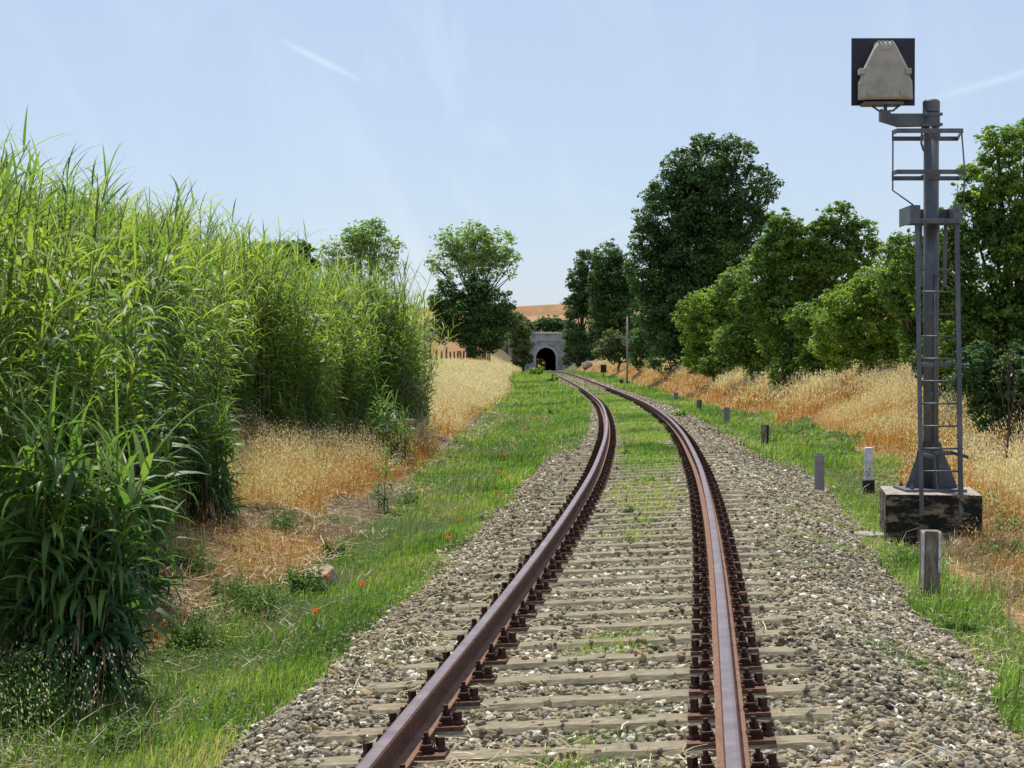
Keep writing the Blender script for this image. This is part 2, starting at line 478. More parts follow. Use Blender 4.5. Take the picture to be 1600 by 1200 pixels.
# ------------------------------------------------------------------ materials
RUST_TOP = solid_mat('rail_running_band', [(.3, (.14, .105, .105)), (.5, (.20, .155, .158)), (.7, (.27, .215, .22))], 5, .42, .7, .05, stretch=(1, 1, 1), spec=.5)
RUST = solid_mat('rail_rust', [(.3, (.055, .022, .014)), (.55, (.12, .048, .028)), (.75, (.19, .085, .05))], 22, .78, .15, .4, dist=.003)
RUST_FOOT = solid_mat('rail_foot_rust', [(.3, (.14, .065, .040)), (.7, (.29, .16, .10))], 25, .9, 0, .4, dist=.003)
RUST_DARK = solid_mat('fastening_rust', [(.3, (.028, .011, .008)), (.6, (.075, .030, .019)), (.8, (.15, .07, .045))], 40, .7, .3, .3, dist=.002)
PLATE = solid_mat('tie_plate_rust', [(.3, (.08, .038, .024)), (.6, (.17, .085, .05)), (.8, (.27, .16, .10))], 30, .85, .1, .3, dist=.002)
SLEEPER = solid_mat('sleeper_surface', [(.28, (.085, .066, .040)), (.42, (.19, .155, .098)), (.58, (.28, .235, .152)), (.75, (.41, .36, .25))], 9, .92, 0, .7, dist=.006, stretch=(.9, 2.0, 2.0))
GALV = solid_mat('galvanised_steel', [(.24, (.11, .065, .045)), (.31, (.075, .080, .090)), (.55, (.13, .138, .152)), (.75, (.21, .215, .225))], 6, .5, .35, .12, dist=.002, stretch=(1, 1, .4))
DARKSTEEL = solid_mat('board_paint', [(.3, (.012, .013, .022)), (.7, (.028, .03, .045))], 5, .45, 0, .05)
BEIGE = solid_mat('housing_paint', [(.3, (.30, .285, .23)), (.55, (.42, .40, .33)), (.75, (.50, .48, .40))], 5, .6, 0, .15, dist=.003)
CONC = solid_mat('old_concrete', [(.25, (.16, .135, .105)), (.5, (.36, .33, .29)), (.75, (.56, .53, .48))], 7, .95, 0, .7, dist=.006)
def plinth_mat():
    m, t, N, L = node_mat('mossy_concrete')
    tcn = N('ShaderNodeTexCoord'); n = N('ShaderNodeTexNoise'); n.inputs['Scale'].default_value = 4.5; n.inputs['Detail'].default_value = 9
    n.inputs['Roughness'].default_value = .68; mpn = N('ShaderNodeMapping'); mpn.inputs['Scale'].default_value = (1, 1, 2.2)
    L(tcn.outputs['Object'], mpn.inputs[0]); L(mpn.outputs[0], n.inputs['Vector'])
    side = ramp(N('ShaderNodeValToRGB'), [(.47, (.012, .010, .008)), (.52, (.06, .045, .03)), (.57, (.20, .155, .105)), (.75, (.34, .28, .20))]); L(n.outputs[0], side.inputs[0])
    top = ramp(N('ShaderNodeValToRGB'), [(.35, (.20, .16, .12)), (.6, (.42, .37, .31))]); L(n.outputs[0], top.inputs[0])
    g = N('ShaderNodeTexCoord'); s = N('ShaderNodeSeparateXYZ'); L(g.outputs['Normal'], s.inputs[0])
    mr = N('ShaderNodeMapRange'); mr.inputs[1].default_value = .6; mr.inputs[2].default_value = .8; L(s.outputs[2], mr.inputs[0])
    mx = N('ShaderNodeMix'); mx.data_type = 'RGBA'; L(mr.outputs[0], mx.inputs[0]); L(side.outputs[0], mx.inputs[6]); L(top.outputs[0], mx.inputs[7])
    bs = N('ShaderNodeBsdfPrincipled'); bs.inputs['Roughness'].default_value = .95; L(mx.outputs[2], bs.inputs['Base Color'])
    bp = N('ShaderNodeBump'); bp.inputs['Strength'].default_value = .8; bp.inputs['Distance'].default_value = .02; L(n.outputs[0], bp.inputs['Height']); L(bp.outputs[0], bs.inputs['Normal'])
    o = N('ShaderNodeOutputMaterial'); L(bs.outputs[0], o.inputs[0]); return m


PLINTH = plinth_mat()
STONE = solid_mat('ballast_stone', [(0, (.055, .045, .030)), (.2, (.15, .122, .080)), (.42, (.28, .235, .155)), (.62, (.38, .325, .22)), (.76, (.34, .24, .115)), (.84, (.52, .455, .33)), (1, (.86, .78, .63))], 25, .9, 0, .5, dist=.003, tint=True)
PSTONE = None

# ------------------------------------------------------------------ rails
def make_rails():
    # head, web and foot profile (lateral, height) measured from the foot, 160 mm tall
    prof = [(-.070, 0), (-.070, .010), (-.050, .016), (-.014, .030), (-.0085, .050), (-.0085, .105), (-.016, .116), (-.034, .124), (-.036, .148), (-.029, .1575), (-.015, .160),
            (.015, .160), (.029, .1575), (.036, .148), (.034, .124), (.016, .116), (.0085, .105), (.0085, .050), (.014, .030), (.050, .016), (.070, .010), (.070, 0)]
    n = len(prof)
    mi = {0: 2, 1: 2, 2: 2, 18: 2, 19: 2, 20: 2, 9: 0, 10: 0, 11: 0}
    a = np.concatenate([np.arange(-4, 60, .4), np.arange(60, 200, 1.5), np.arange(200, 860, 8)])
    x, y, tx, ty = frame(a)
    for side, lab in ((-1, 'left hand rusty steel rail with a brown purple head sweeping round to the tunnel'), (1, 'right hand rail with a shiny grey lilac head and orange foot, nearer the signal')):
        cz = CANT(y) / 1.5
        rows = []
        for u, h in prof:
            l = side * .75 + u
            ang = cz
            rows.append(np.stack([x + ty * (l - ang * h), y - tx * (l - ang * h), RZ(y) - .16 + h + l * ang], -1))
        v = np.stack(rows, 1)
        m = len(a)
        idx = np.arange(m * n).reshape(m, n)
        q = np.stack([idx[:-1, :], np.roll(idx, -1, 1)[:-1, :], np.roll(idx, -1, 1)[1:, :], idx[1:, :]], -1)
        mid = np.array([mi.get(k, 1) for k in range(n)])[None].repeat(m - 1, 0)
        o = arr_mesh('rail', v.reshape(-1, 3), [q[:, ::1].reshape(-1, 4)[:, ::-1]], [RUST_TOP, RUST, RUST_FOOT], midx=mid.ravel(), smooth=False)
        props(o, lab, 'rail', 'rails of the single track')


make_rails()

SP = 0.62
A0 = 2.35                                            # arc position of the first sleeper
NS = 250
def sleeper_frames():
    a = A0 + SP * np.arange(NS)
    a = a + np.random.RandomState(3).uniform(-.018, .018, NS)
    return a, frame(a)


def make_sleepers():
    rr = random.Random(5)
    bodies = []
    for k in range(5):
        r = np.random.RandomState(40 + k)
        xs = np.linspace(-1.27, 1.27, 27); prof = [(-.112, -.12), (-.112, -.026), (-.088, 0), (.088, 0), (.112, -.026), (.112, -.12)]
        vs, fs = [], []
        for i, xx in enumerate(xs):
            e = 1 - .03 * (i in (0, 26))
            for (yy, zz) in prof:
                vs.append((xx + (r.uniform(-.012, .012) if i in (0, 26) else 0), yy * e + r.normal() * .0022, zz + (r.normal() * .0020 if zz > -.1 else 0)))
        for i in range(26):
            for j in range(5):
                fs.append((i * 6 + j, i * 6 + j + 1, (i + 1) * 6 + j + 1, (i + 1) * 6 + j))
        fs.append(tuple(range(6))[::-1]); fs.append(tuple(26 * 6 + j for j in range(6)))
        me = bpy.data.meshes.new('sleeper'); me.from_pydata(vs, [], fs); me.materials.append(SLEEPER); me.update()
        bodies.append(me)
    pm = MB(); pm.box(-.20, .20, -.085, .085, 0, .018)
    pm.box(-.092, -.076, -.07, .07, .018, .036); pm.box(.076, .092, -.07, .07, .018, .036)
    plate = pm.build('tie_plate', PLATE, bevel=.004).data
    clampm = MB(); clampm.box(-.034, .034, -.042, .042, .0, .03); clampm.box(-.026, .026, -.05, .05, .03, .042); clampm.tube([(0, 0, .04), (0, 0, .048)], .026, 12)
    clampm.tube([(0, 0, .048), (0, 0, .074)], .0215, 6); clampm.tube([(0, 0, .07), (0, 0, .094)], .0125, 8)
    clamp = clampm.build('rail_clamp', RUST_DARK, bevel=.002, segs=1).data
    scm = MB(); scm.tube([(0, 0, 0), (0, 0, .010), (0, 0, .026)], [.034, .033, .017], 12); scm.box(-.0165, .0165, -.0165, .0165, .024, .062)
    screw = scm.build('coach_screw', RUST_DARK, bevel=.002, segs=1).data
    for o in [o for o in COL.objects if o.name in ('tie_plate', 'rail_clamp', 'coach_screw')]:
        bpy.data.objects.remove(o)
    # bake far fastenings into the plate
    fm = MB(); fm.box(-.20, .20, -.085, .085, 0, .018)
    for sx in (-1, 1):
        fm.box(sx * .112 - .034, sx * .112 + .034, -.045, .045, .018, .055); fm.box(sx * .112 - .02, sx * .112 + .02, -.02, .02, .055, .105); fm.box(sx * .168 - .017, sx * .168 + .017, -.02, .02, .018, .085)
    farplate_o = fm.build('tie_plate', RUST_DARK); farplate = farplate_o.data; bpy.data.objects.remove(farplate_o)
    a, (x, y, tx, ty) = sleeper_frames()
    words = ['first', 'second', 'third', 'fourth', 'fifth', 'sixth', 'seventh', 'eighth', 'ninth', 'tenth', 'eleventh', 'twelfth', 'thirteenth', 'fourteenth', 'fifteenth', 'sixteenth']
    vis0 = next(i for i in range(NS) if y[i] > 7.35)
    for i in range(NS):
        sh = rr.uniform(-.03, .03)
        o = bpy.data.objects.new('sleeper', bodies[rr.randrange(5)]); COL.objects.link(o)
        cant = math.atan(CANT(y[i]) / 1.5)
        o.location = (x[i] + sh * ty[i], y[i] - sh * tx[i], float(RZ(y[i])) - .16 - .018 + rr.uniform(-.002, .001))
        yaw = math.atan2(-tx[i], ty[i]) + rr.uniform(-.008, .008)
        o.rotation_euler = (0, -cant, yaw)
        k = i - vis0
        if 0 <= k < 16:
            lab = 'pale weathered sleeper under both rails, %s up from the bottom edge of the photo' % words[k]
        elif k < 0:
            lab = 'weathered sleeper just below the bottom edge of the photo'
        elif y[i] < 24:
            lab = 'one of the pale sleepers beyond the sixteenth, just short of the signal base'
        elif y[i] < 44:
            lab = 'one of the closely packed sleepers level with the short posts, weeds among them'
        else:
            lab = 'one of the far sleepers round the bend, half sunk in grass'
        props(o, lab, 'sleeper', 'sleepers under the track')
        if y[i] > 95: continue
        for sx in (-1, 1):
            far = y[i] > 42
            p = bpy.data.objects.new('tie_plate', farplate if far else plate); COL.objects.link(p); p.parent = o
            p.location = (sx * .75 - sh, 0, .0005)
            if far: continue
            for q in (-1, 1):
                c = bpy.data.objects.new('rail_clamp', clamp); COL.objects.link(c); c.parent = p; c.location = (q * .108, rr.uniform(-.004, .004), .018); c.rotation_euler = (0, 0, rr.uniform(-.1, .1))
                c2 = bpy.data.objects.new('coach_screw', screw); COL.objects.link(c2); c2.parent = p; c2.location = (q * .166, rr.choice((-.04, .04)) * .6, .018); c2.rotation_euler = (rr.uniform(-.05, .05), rr.uniform(-.05, .05), rr.uniform(0, 1.5))


make_sleepers()

# ------------------------------------------------------------------ ballast
def ico():
    t = (1 + 5 ** .5) / 2
    v = np.array([(-1, t, 0), (1, t, 0), (-1, -t, 0), (1, -t, 0), (0, -1, t), (0, 1, t), (0, -1, -t), (0, 1, -t), (t, 0, -1), (t, 0, 1), (-t, 0, -1), (-t, 0, 1)], float)
    v /= np.linalg.norm(v[0])
    f = np.array([(0, 11, 5), (0, 5, 1), (0, 1, 7), (0, 7, 10), (0, 10, 11), (1, 5, 9), (5, 11, 4), (11, 10, 2), (10, 7, 6), (7, 1, 8), (3, 9, 4), (3, 4, 2), (3, 2, 6), (3, 6, 8), (3, 8, 9), (4, 9, 5), (2, 4, 11), (6, 2, 10), (8, 6, 7), (9, 8, 1)])
    return v, f


def stones(pos, size, r):
    v, f = ico(); n = len(pos)
    V = v[None] * (1 + r.uniform(-.30, .22, (n, 12, 1))) + r.uniform(-.12, .12, (n, 12, 3))
    V = V * np.stack([r.uniform(.75, 1.3, n), r.uniform(.6, 1.0, n), r.uniform(.42, .8, n)], -1)[:, None, :]
    # random rotation, mostly about z
    az = r.uniform(0, 6.28, n); tl = r.normal(0, .45, n); ax = r.uniform(0, 6.28, n)
    def rotz(V, a):
        c, s = np.cos(a)[:, None], np.sin(a)[:, None]
        return np.stack([V[..., 0] * c - V[..., 1] * s, V[..., 0] * s + V[..., 1] * c, V[..., 2]], -1)
    def rotx(V, a):
        c, s = np.cos(a)[:, None], np.sin(a)[:, None]
        return np.stack([V[..., 0], V[..., 1] * c - V[..., 2] * s, V[..., 1] * s + V[..., 2] * c], -1)
    V = rotz(rotx(rotz(V, az), tl), ax) * (size / 2)[:, None, None] + pos[:, None]
    Fc = f[None] + (np.arange(n) * 12)[:, None, None]
    return V.reshape(-1, 3), Fc.reshape(-1, 3)


def make_ballast():
    r = np.random.RandomState(7)
    sa, _ = sleeper_frames()
    def batch(n, a0, a1, smin, smax):
        a = a0 + (a1 - a0) * r.uniform(0, 1, n) ** 1.25
        l = r.uniform(-2.35, 2.95, n)
        sz = r.uniform(smin, smax, n) * (1 + .35 * (r.uniform(0, 1, n) > .9))
        x, y, tx, ty = frame(a)
        X = x + ty * l; Y = y - tx * l
        le = -1.88 + .14 * vn(X, Y, 11, 1.3); re = np.interp(Y, [8, 14, 30, 60], [2.3, 2.4, 2.75, 2.6]) + .14 * vn(X, Y, 11, 1.3)
        thin = np.clip(np.minimum(l - le, re - l) / .35 + .75, 0, 1)
        gg, dd, bb = zones(X - XC(Y), Y, X)
        keep = (r.uniform(0, 1, n) < thin) & (r.uniform(0, 1, n) > gg * .75 * (thin > .9))
        i = np.clip(np.round((a - A0) / SP), 0, NS - 1).astype(int)
        da = np.abs(a - sa[i]); on = (da < .112) & (np.abs(l) < 1.26)
        inner = (da < .100) & (np.abs(l) < 1.16 + .06 * vn(X, Y, 25, 2.5))
        rail = np.abs(np.abs(l) - .75) < .10
        plate_ = on & (np.abs(np.abs(l) - .75) < .24)
        keep &= ~plate_ & ~rail & (~inner | (r.uniform(0, 1, n) < .03)) & (~on | inner | (r.uniform(0, 1, n) < .4))
        Z = TZ(X, Y) + sz * r.uniform(-.05, .32, n) + .012 * vn(X, Y, 21, 6)
        Z = np.where(inner, RZ(Y) + l * CANT(Y) / 1.5 - .178 + sz * .16, Z)
        Z = np.where(on & ~inner, RZ(Y) + l * CANT(Y) / 1.5 - .178 + sz * .06, Z)
        Z = np.where((np.abs(l) < 1.35) & ~on, np.minimum(Z, RZ(Y) + l * CANT(Y) / 1.5 - .178 - .004 + sz * .10), Z)
        t = np.clip(r.normal(.50, .26, n) + .10 * vn(X, Y, 22, 1.5), 0, 1)
        k = keep
        return np.stack([X, Y, Z], -1)[k], sz[k], t[k]
    vs, fs, ts, b = [], [], [], 0
    for args in ((64000, 5.0, 17.5, .022, .056), (42000, 17.5, 36, .03, .062), (30000, 36, 95, .045, .09), (9000, 95, 190, .08, .14)):
        p, s, t = batch(*args)
        v, f = stones(p, s, r)
        vs.append(v); fs.append(f + b); ts.append(np.repeat(t, 12)); b += len(v)
    o = arr_mesh('ballast', np.concatenate(vs), [np.concatenate(fs)], STONE, tint=np.concatenate(ts))
    props(o, 'crushed grey and cream stone ballast spread under and beside the track', 'ballast', kind='stuff')


make_ballast()

# ------------------------------------------------------------------ grass of several kinds
def blades(pos, h, w_, lean, r, curve=.5, wind=(0.15, 0.0)):
    """five-point bent blades; returns verts, tri faces"""
    n = len(pos); az = r.uniform(0, 2 * np.pi, n)
    d = np.stack([np.cos(az), np.sin(az), np.zeros(n)], -1) * lean[:, None] + np.array([wind[0], wind[1], 0])
    sd_ = np.stack([-np.sin(az + r.uniform(-1, 1, n)), np.cos(az), np.zeros(n)], -1); sd_ /= np.linalg.norm(sd_, axis=1, keepdims=True)
    h = h[:, None]; w2 = (w_ / 2)[:, None]
    m = pos + np.array([0, 0, 1.0]) * h * .55 + d * h * .28
    tip = pos + np.array([0, 0, 1.0]) * h * (1 - curve * lean[:, None] * .5) + d * h * 1.0
    V = np.stack([pos - sd_ * w2, pos + sd_ * w2, m + sd_ * w2 * .8, m - sd_ * w2 * .8, tip], 1)
    i = np.arange(n)[:, None] * 5
    q = np.concatenate([i + 0, i + 1, i + 2, i + 3], 1); t = np.concatenate([i + 3, i + 2, i + 4], 1)
    return V.reshape(-1, 3), q, t


def scatter(r, n, y0, y1, s0, s1, accept=None):
    y = y0 * (y1 / y0) ** r.uniform(0, 1, n)
    s = r.uniform(s0, s1, n)
    x = XC(y) + s
    if accept is not None:
        k = r.uniform(0, 1, n) < accept(s, y, x); x, y, s = x[k], y[k], s[k]
    return x, y, s


def grass_object(name, parts, mat, label, cat):
    vs, qs, ts, tn, b = [], [], [], [], 0
    for V, q, t, tint in parts:
        vs.append(V); qs.append(q + b)
        if len(t): ts.append(t + b)
        tn.append(tint); b += len(V)
    f = [np.concatenate(qs)] + ([np.concatenate(ts)] if ts else [])
    return props(arr_mesh(name, np.concatenate(vs), f, mat, tint=np.concatenate(tn)), label, cat, kind='stuff')


GREEN = leaf_mat('green_grass', [(.05, .10, .020), (.11, .21, .034), (.18, .31, .045), (.28, .38, .08), (.44, .40, .18)], .45, .5, .3, .35, .9)
WEEDM = leaf_mat('weed_leaf', [(.04, .09, .018), (.08, .16, .03), (.15, .25, .04)], .35, .5, .35, .3, 1.2)
DRYSTEM = leaf_mat('dry_stem', [(.36, .13, .030), (.50, .24, .06), (.62, .39, .15), (.74, .57, .34)], .3, .7, .2, .65, .45, tcol=1.1)
OAT = leaf_mat('oat_spikelet', [(.68, .56, .38), (.82, .73, .56), (.90, .85, .72)], .4, .6, .3, .3, .8, tcol=1.05)
STRAW = leaf_mat('straw', [(.26, .18, .09), (.45, .34, .19), (.70, .61, .43)], .1, .7, .3, .2)


def make_green():
    r = np.random.RandomState(21)
    parts = []
    def acc(s, y, x):
        g, d, b = zones(s, y, x); return np.clip(g * 1.15, 0, 1) * (g > .12)
    def put(n, y0, y1, s0, s1, hm, wm, acc_=acc, ht=(.6, 1.4), tb=0.0, lean=(.1, .6)):
        x, y, s = scatter(r, n, y0, y1, s0, s1, acc_)
        k = len(x); h = hm * r.uniform(ht[0], ht[1], k) * (1 + .5 * np.clip(vn(x, y, 31, 2.5), -.6, 1)); ww = wm * r.uniform(.7, 1.3, k)
        z = TZ(x, y) - .01
        V, q, t = blades(np.stack([x, y, z], -1), h, ww, r.uniform(*lean, k), r)
        tint = np.clip(r.beta(2, 2, k) + .32 * vn(x, y, 32, 1.6) + .2 * vn(x, y, 33, .5) + tb - .06, 0, 1)
        parts.append((V, q, t, np.repeat(tint, 5)))
    def mixed(s, y, x):
        a = acc(s, y, x); return a * np.where((s < -2.6 - .3 * vn(x, y, 45, 1.5)) | (s > 3.0), np.clip(.38 + .9 * vn(x, y, 35, 2.2), .04, 1), np.clip(.85 + .4 * vn(x, y, 35, 2.2), .2, 1))
    def clump(s, y, x):
        return acc(s, y, x) * np.clip(2 * vn(x, y, 36, 3.5) - .3, 0, 1)
    put(80000, 6.5, 30, -4.4, -1.75, .075, .0065, mixed)
    put(9000, 6.5, 36, -4.8, -1.75, .17, .006, clump, tb=-.15)
    put(52000, 25, 75, -5.2, -1.1, .12, .014, mixed)
    put(7000, 25, 90, -5.2, -1.1, .24, .015, clump, tb=-.2)
    put(30000, 60, 260, -5.4, -1.1, .20, .04)
    put(70000, 7.5, 34, 2.2, 5.2, .09, .0075, mixed, tb=.1)
    put(9000, 7.5, 34, 2.2, 5.2, .19, .007, clump)
    put(9000, 9, 26, 3.2, 6, .12, .007, lambda s, y, x: np.clip(.3 + vn(x, y, 96, 1.5), 0, 1))
    put(30000, 30, 110, 1.8, 4.8, .14, .018)
    put(8000, 90, 300, 1.5, 5, .22, .05)
    put(42000, 16, 60, -.75, .75, .075, .010, tb=.12)
    put(40000, 27, 85, -.6, .6, .095, .014, tb=.02)
    put(14000, 50, 150, -1.0, 1.0, .10, .03, tb=.2)
    # sparse tufts in the ballast
    def tuf(s, y, x):
        return np.where(s > 1.3, 1.9, 1.0) * np.clip(vn(x, y, 41, 3.0) - .38, 0, 1) * .9
    put(90000, 6.5, 34, -2.0, 2.7, .055, .0045, tuf)
    def strip(s, y, x):
        return np.clip(vn(x, y, 42, 2.2) - .05, 0, 1) * np.clip(1 - np.abs(s) / .45, 0, 1)
    put(26000, 7, 22, -.5, .6, .06, .005, strip, tb=.15)
    grass_object('grass', parts, GREEN, 'fresh green grass growing along both verges and between the rails', 'grass')
    # low broad leaves, clover and rough herbs between the blades
    def herb(s, y, x):
        g, d, b = zones(s, y, x); return np.clip(g * .6 * (np.abs(s) > 2) + .0, 0, 1) * np.clip(.5 + vn(x, y, 51, 1.8), 0, 1)
    vs = []; parts = []
    for n, y0, y1, s0, s1, ls in ((26000, 9, 30, -5.6, -3.0, .030), (60000, 7, 30, -5.5, -2.0, .028), (22000, 8, 34, 2.4, 6, .028), (25000, 28, 120, -5.4, -1.2, .06), (12000, 28, 110, 1.9, 5.2, .06)):
        x, y, s = scatter(r, n, y0, y1, s0, s1, herb); k = len(x)
        if s1 < 0:
            pass
        hh = .02 + .11 * r.uniform(0, 1, k) ** 2 * (1 + np.clip(vn(x, y, 52, 1.2), 0, 1) * 1.4)
        c = np.stack([x, y, TZ(x, y) + hh], -1)
        u = unit(r, k); u[:, 2] *= .5; u /= np.linalg.norm(u, axis=1, keepdims=True); v = np.cross(u, unit(r, k) * .5 + [0, 0, 1]); v /= np.linalg.norm(v, axis=1, keepdims=True)
        V, q = leaf_quads(c, u, v, ls * r.uniform(.6, 1.5, k), ls * .6 * r.uniform(.7, 1.3, k))
        parts.append((V, q, np.zeros((0, 3), int), np.repeat(np.clip(r.beta(2, 2, k) + .3 * vn(x, y, 53, 2), 0, 1), 4)))
    grass_object('ground_cover', parts, WEEDM, 'low leafy herbs and clover mixed through the verges', 'ground cover')


make_green()


def oats(r, x, y, hm, wd, spk, nsp, lean=.25, z0=0.0, head=None, tb=0.0):
    """dry stems and their nodding spikelets; returns stem part and spikelet part"""
    k = len(x); h = hm * r.uniform(.6, 1.3, k) * (1 + .3 * vn(x, y, 61, 1.5) + .22 * vn(x, y, 65, 4.5)); az = r.uniform(0, 6.28, k)
    if head is not None: h = h * (.45 + .6 * head)
    ln = np.abs(r.normal(0, lean, k)) + .05
    d = np.stack([np.cos(az) * ln + .12, np.sin(az) * ln, np.zeros(k)], -1)
    base = np.stack([x, y, TZ(x, y) - .02 + z0], -1)
    up = np.array([0, 0, 1.0]); sd_ = np.stack([np.cos(az * 3), np.sin(az * 3) * .4, np.zeros(k)], -1)
    p1 = base + up * h[:, None] * .5 + d * h[:, None] * .22; p2 = base + up * h[:, None] * .92 + d * h[:, None] * .75
    w_ = (wd * r.uniform(.7, 1.3, k))[:, None]
    V = np.stack([base - sd_ * w_ * .7, base + sd_ * w_ * .7, p1 + sd_ * w_ * .5, p1 - sd_ * w_ * .5, p2 + sd_ * w_ * .3, p2 - sd_ * w_ * .3], 1)
    i = np.arange(k)[:, None] * 6
    q = np.concatenate([np.concatenate([i, i + 1, i + 2, i + 3], 1), np.concatenate([i + 3, i + 2, i + 4, i + 5], 1)])
    tint = np.clip(r.beta(2, 2, k) + .4 * vn(x, y, 62, 1.1) + tb, 0, 1)
    st = (V.reshape(-1, 3), q, np.zeros((0, 3), int), np.repeat(tint, 6))
    if head is not None:
        kk = r.uniform(0, 1, k) < head; p2, d, h = p2[kk], d[kk], h[kk]
    P2 = np.repeat(p2, nsp, 0); D = np.repeat(d, nsp, 0); H = np.repeat(h, nsp)[:, None]; n = len(P2)
    t = r.uniform(-.22, .08, n)[:, None]
    off = unit(r, n) * np.array([1, 1, .4]) * (.045 + .06 * r.uniform(0, 1, n))[:, None] * np.clip(spk / .028, 1, 2.5)
    c = P2 + (up + D * .8) * H * t + off
    u = unit(r, n) * .5 + np.array([.2, 0, -1.0]); u /= np.linalg.norm(u, axis=1, keepdims=True); v = np.cross(u, unit(r, n)); v /= np.linalg.norm(v, axis=1, keepdims=True)
    V2, q2 = leaf_quads(c, u, v, spk * r.uniform(.7, 1.4, n), spk * .42 * r.uniform(.7, 1.3, n))
    sp_ = (V2, q2, np.zeros((0, 3), int), np.repeat(np.clip(r.beta(2, 2, n) + .25 * vn(c[:, 0], c[:, 1], 63, .9), 0, 1), 4))
    return st, sp_


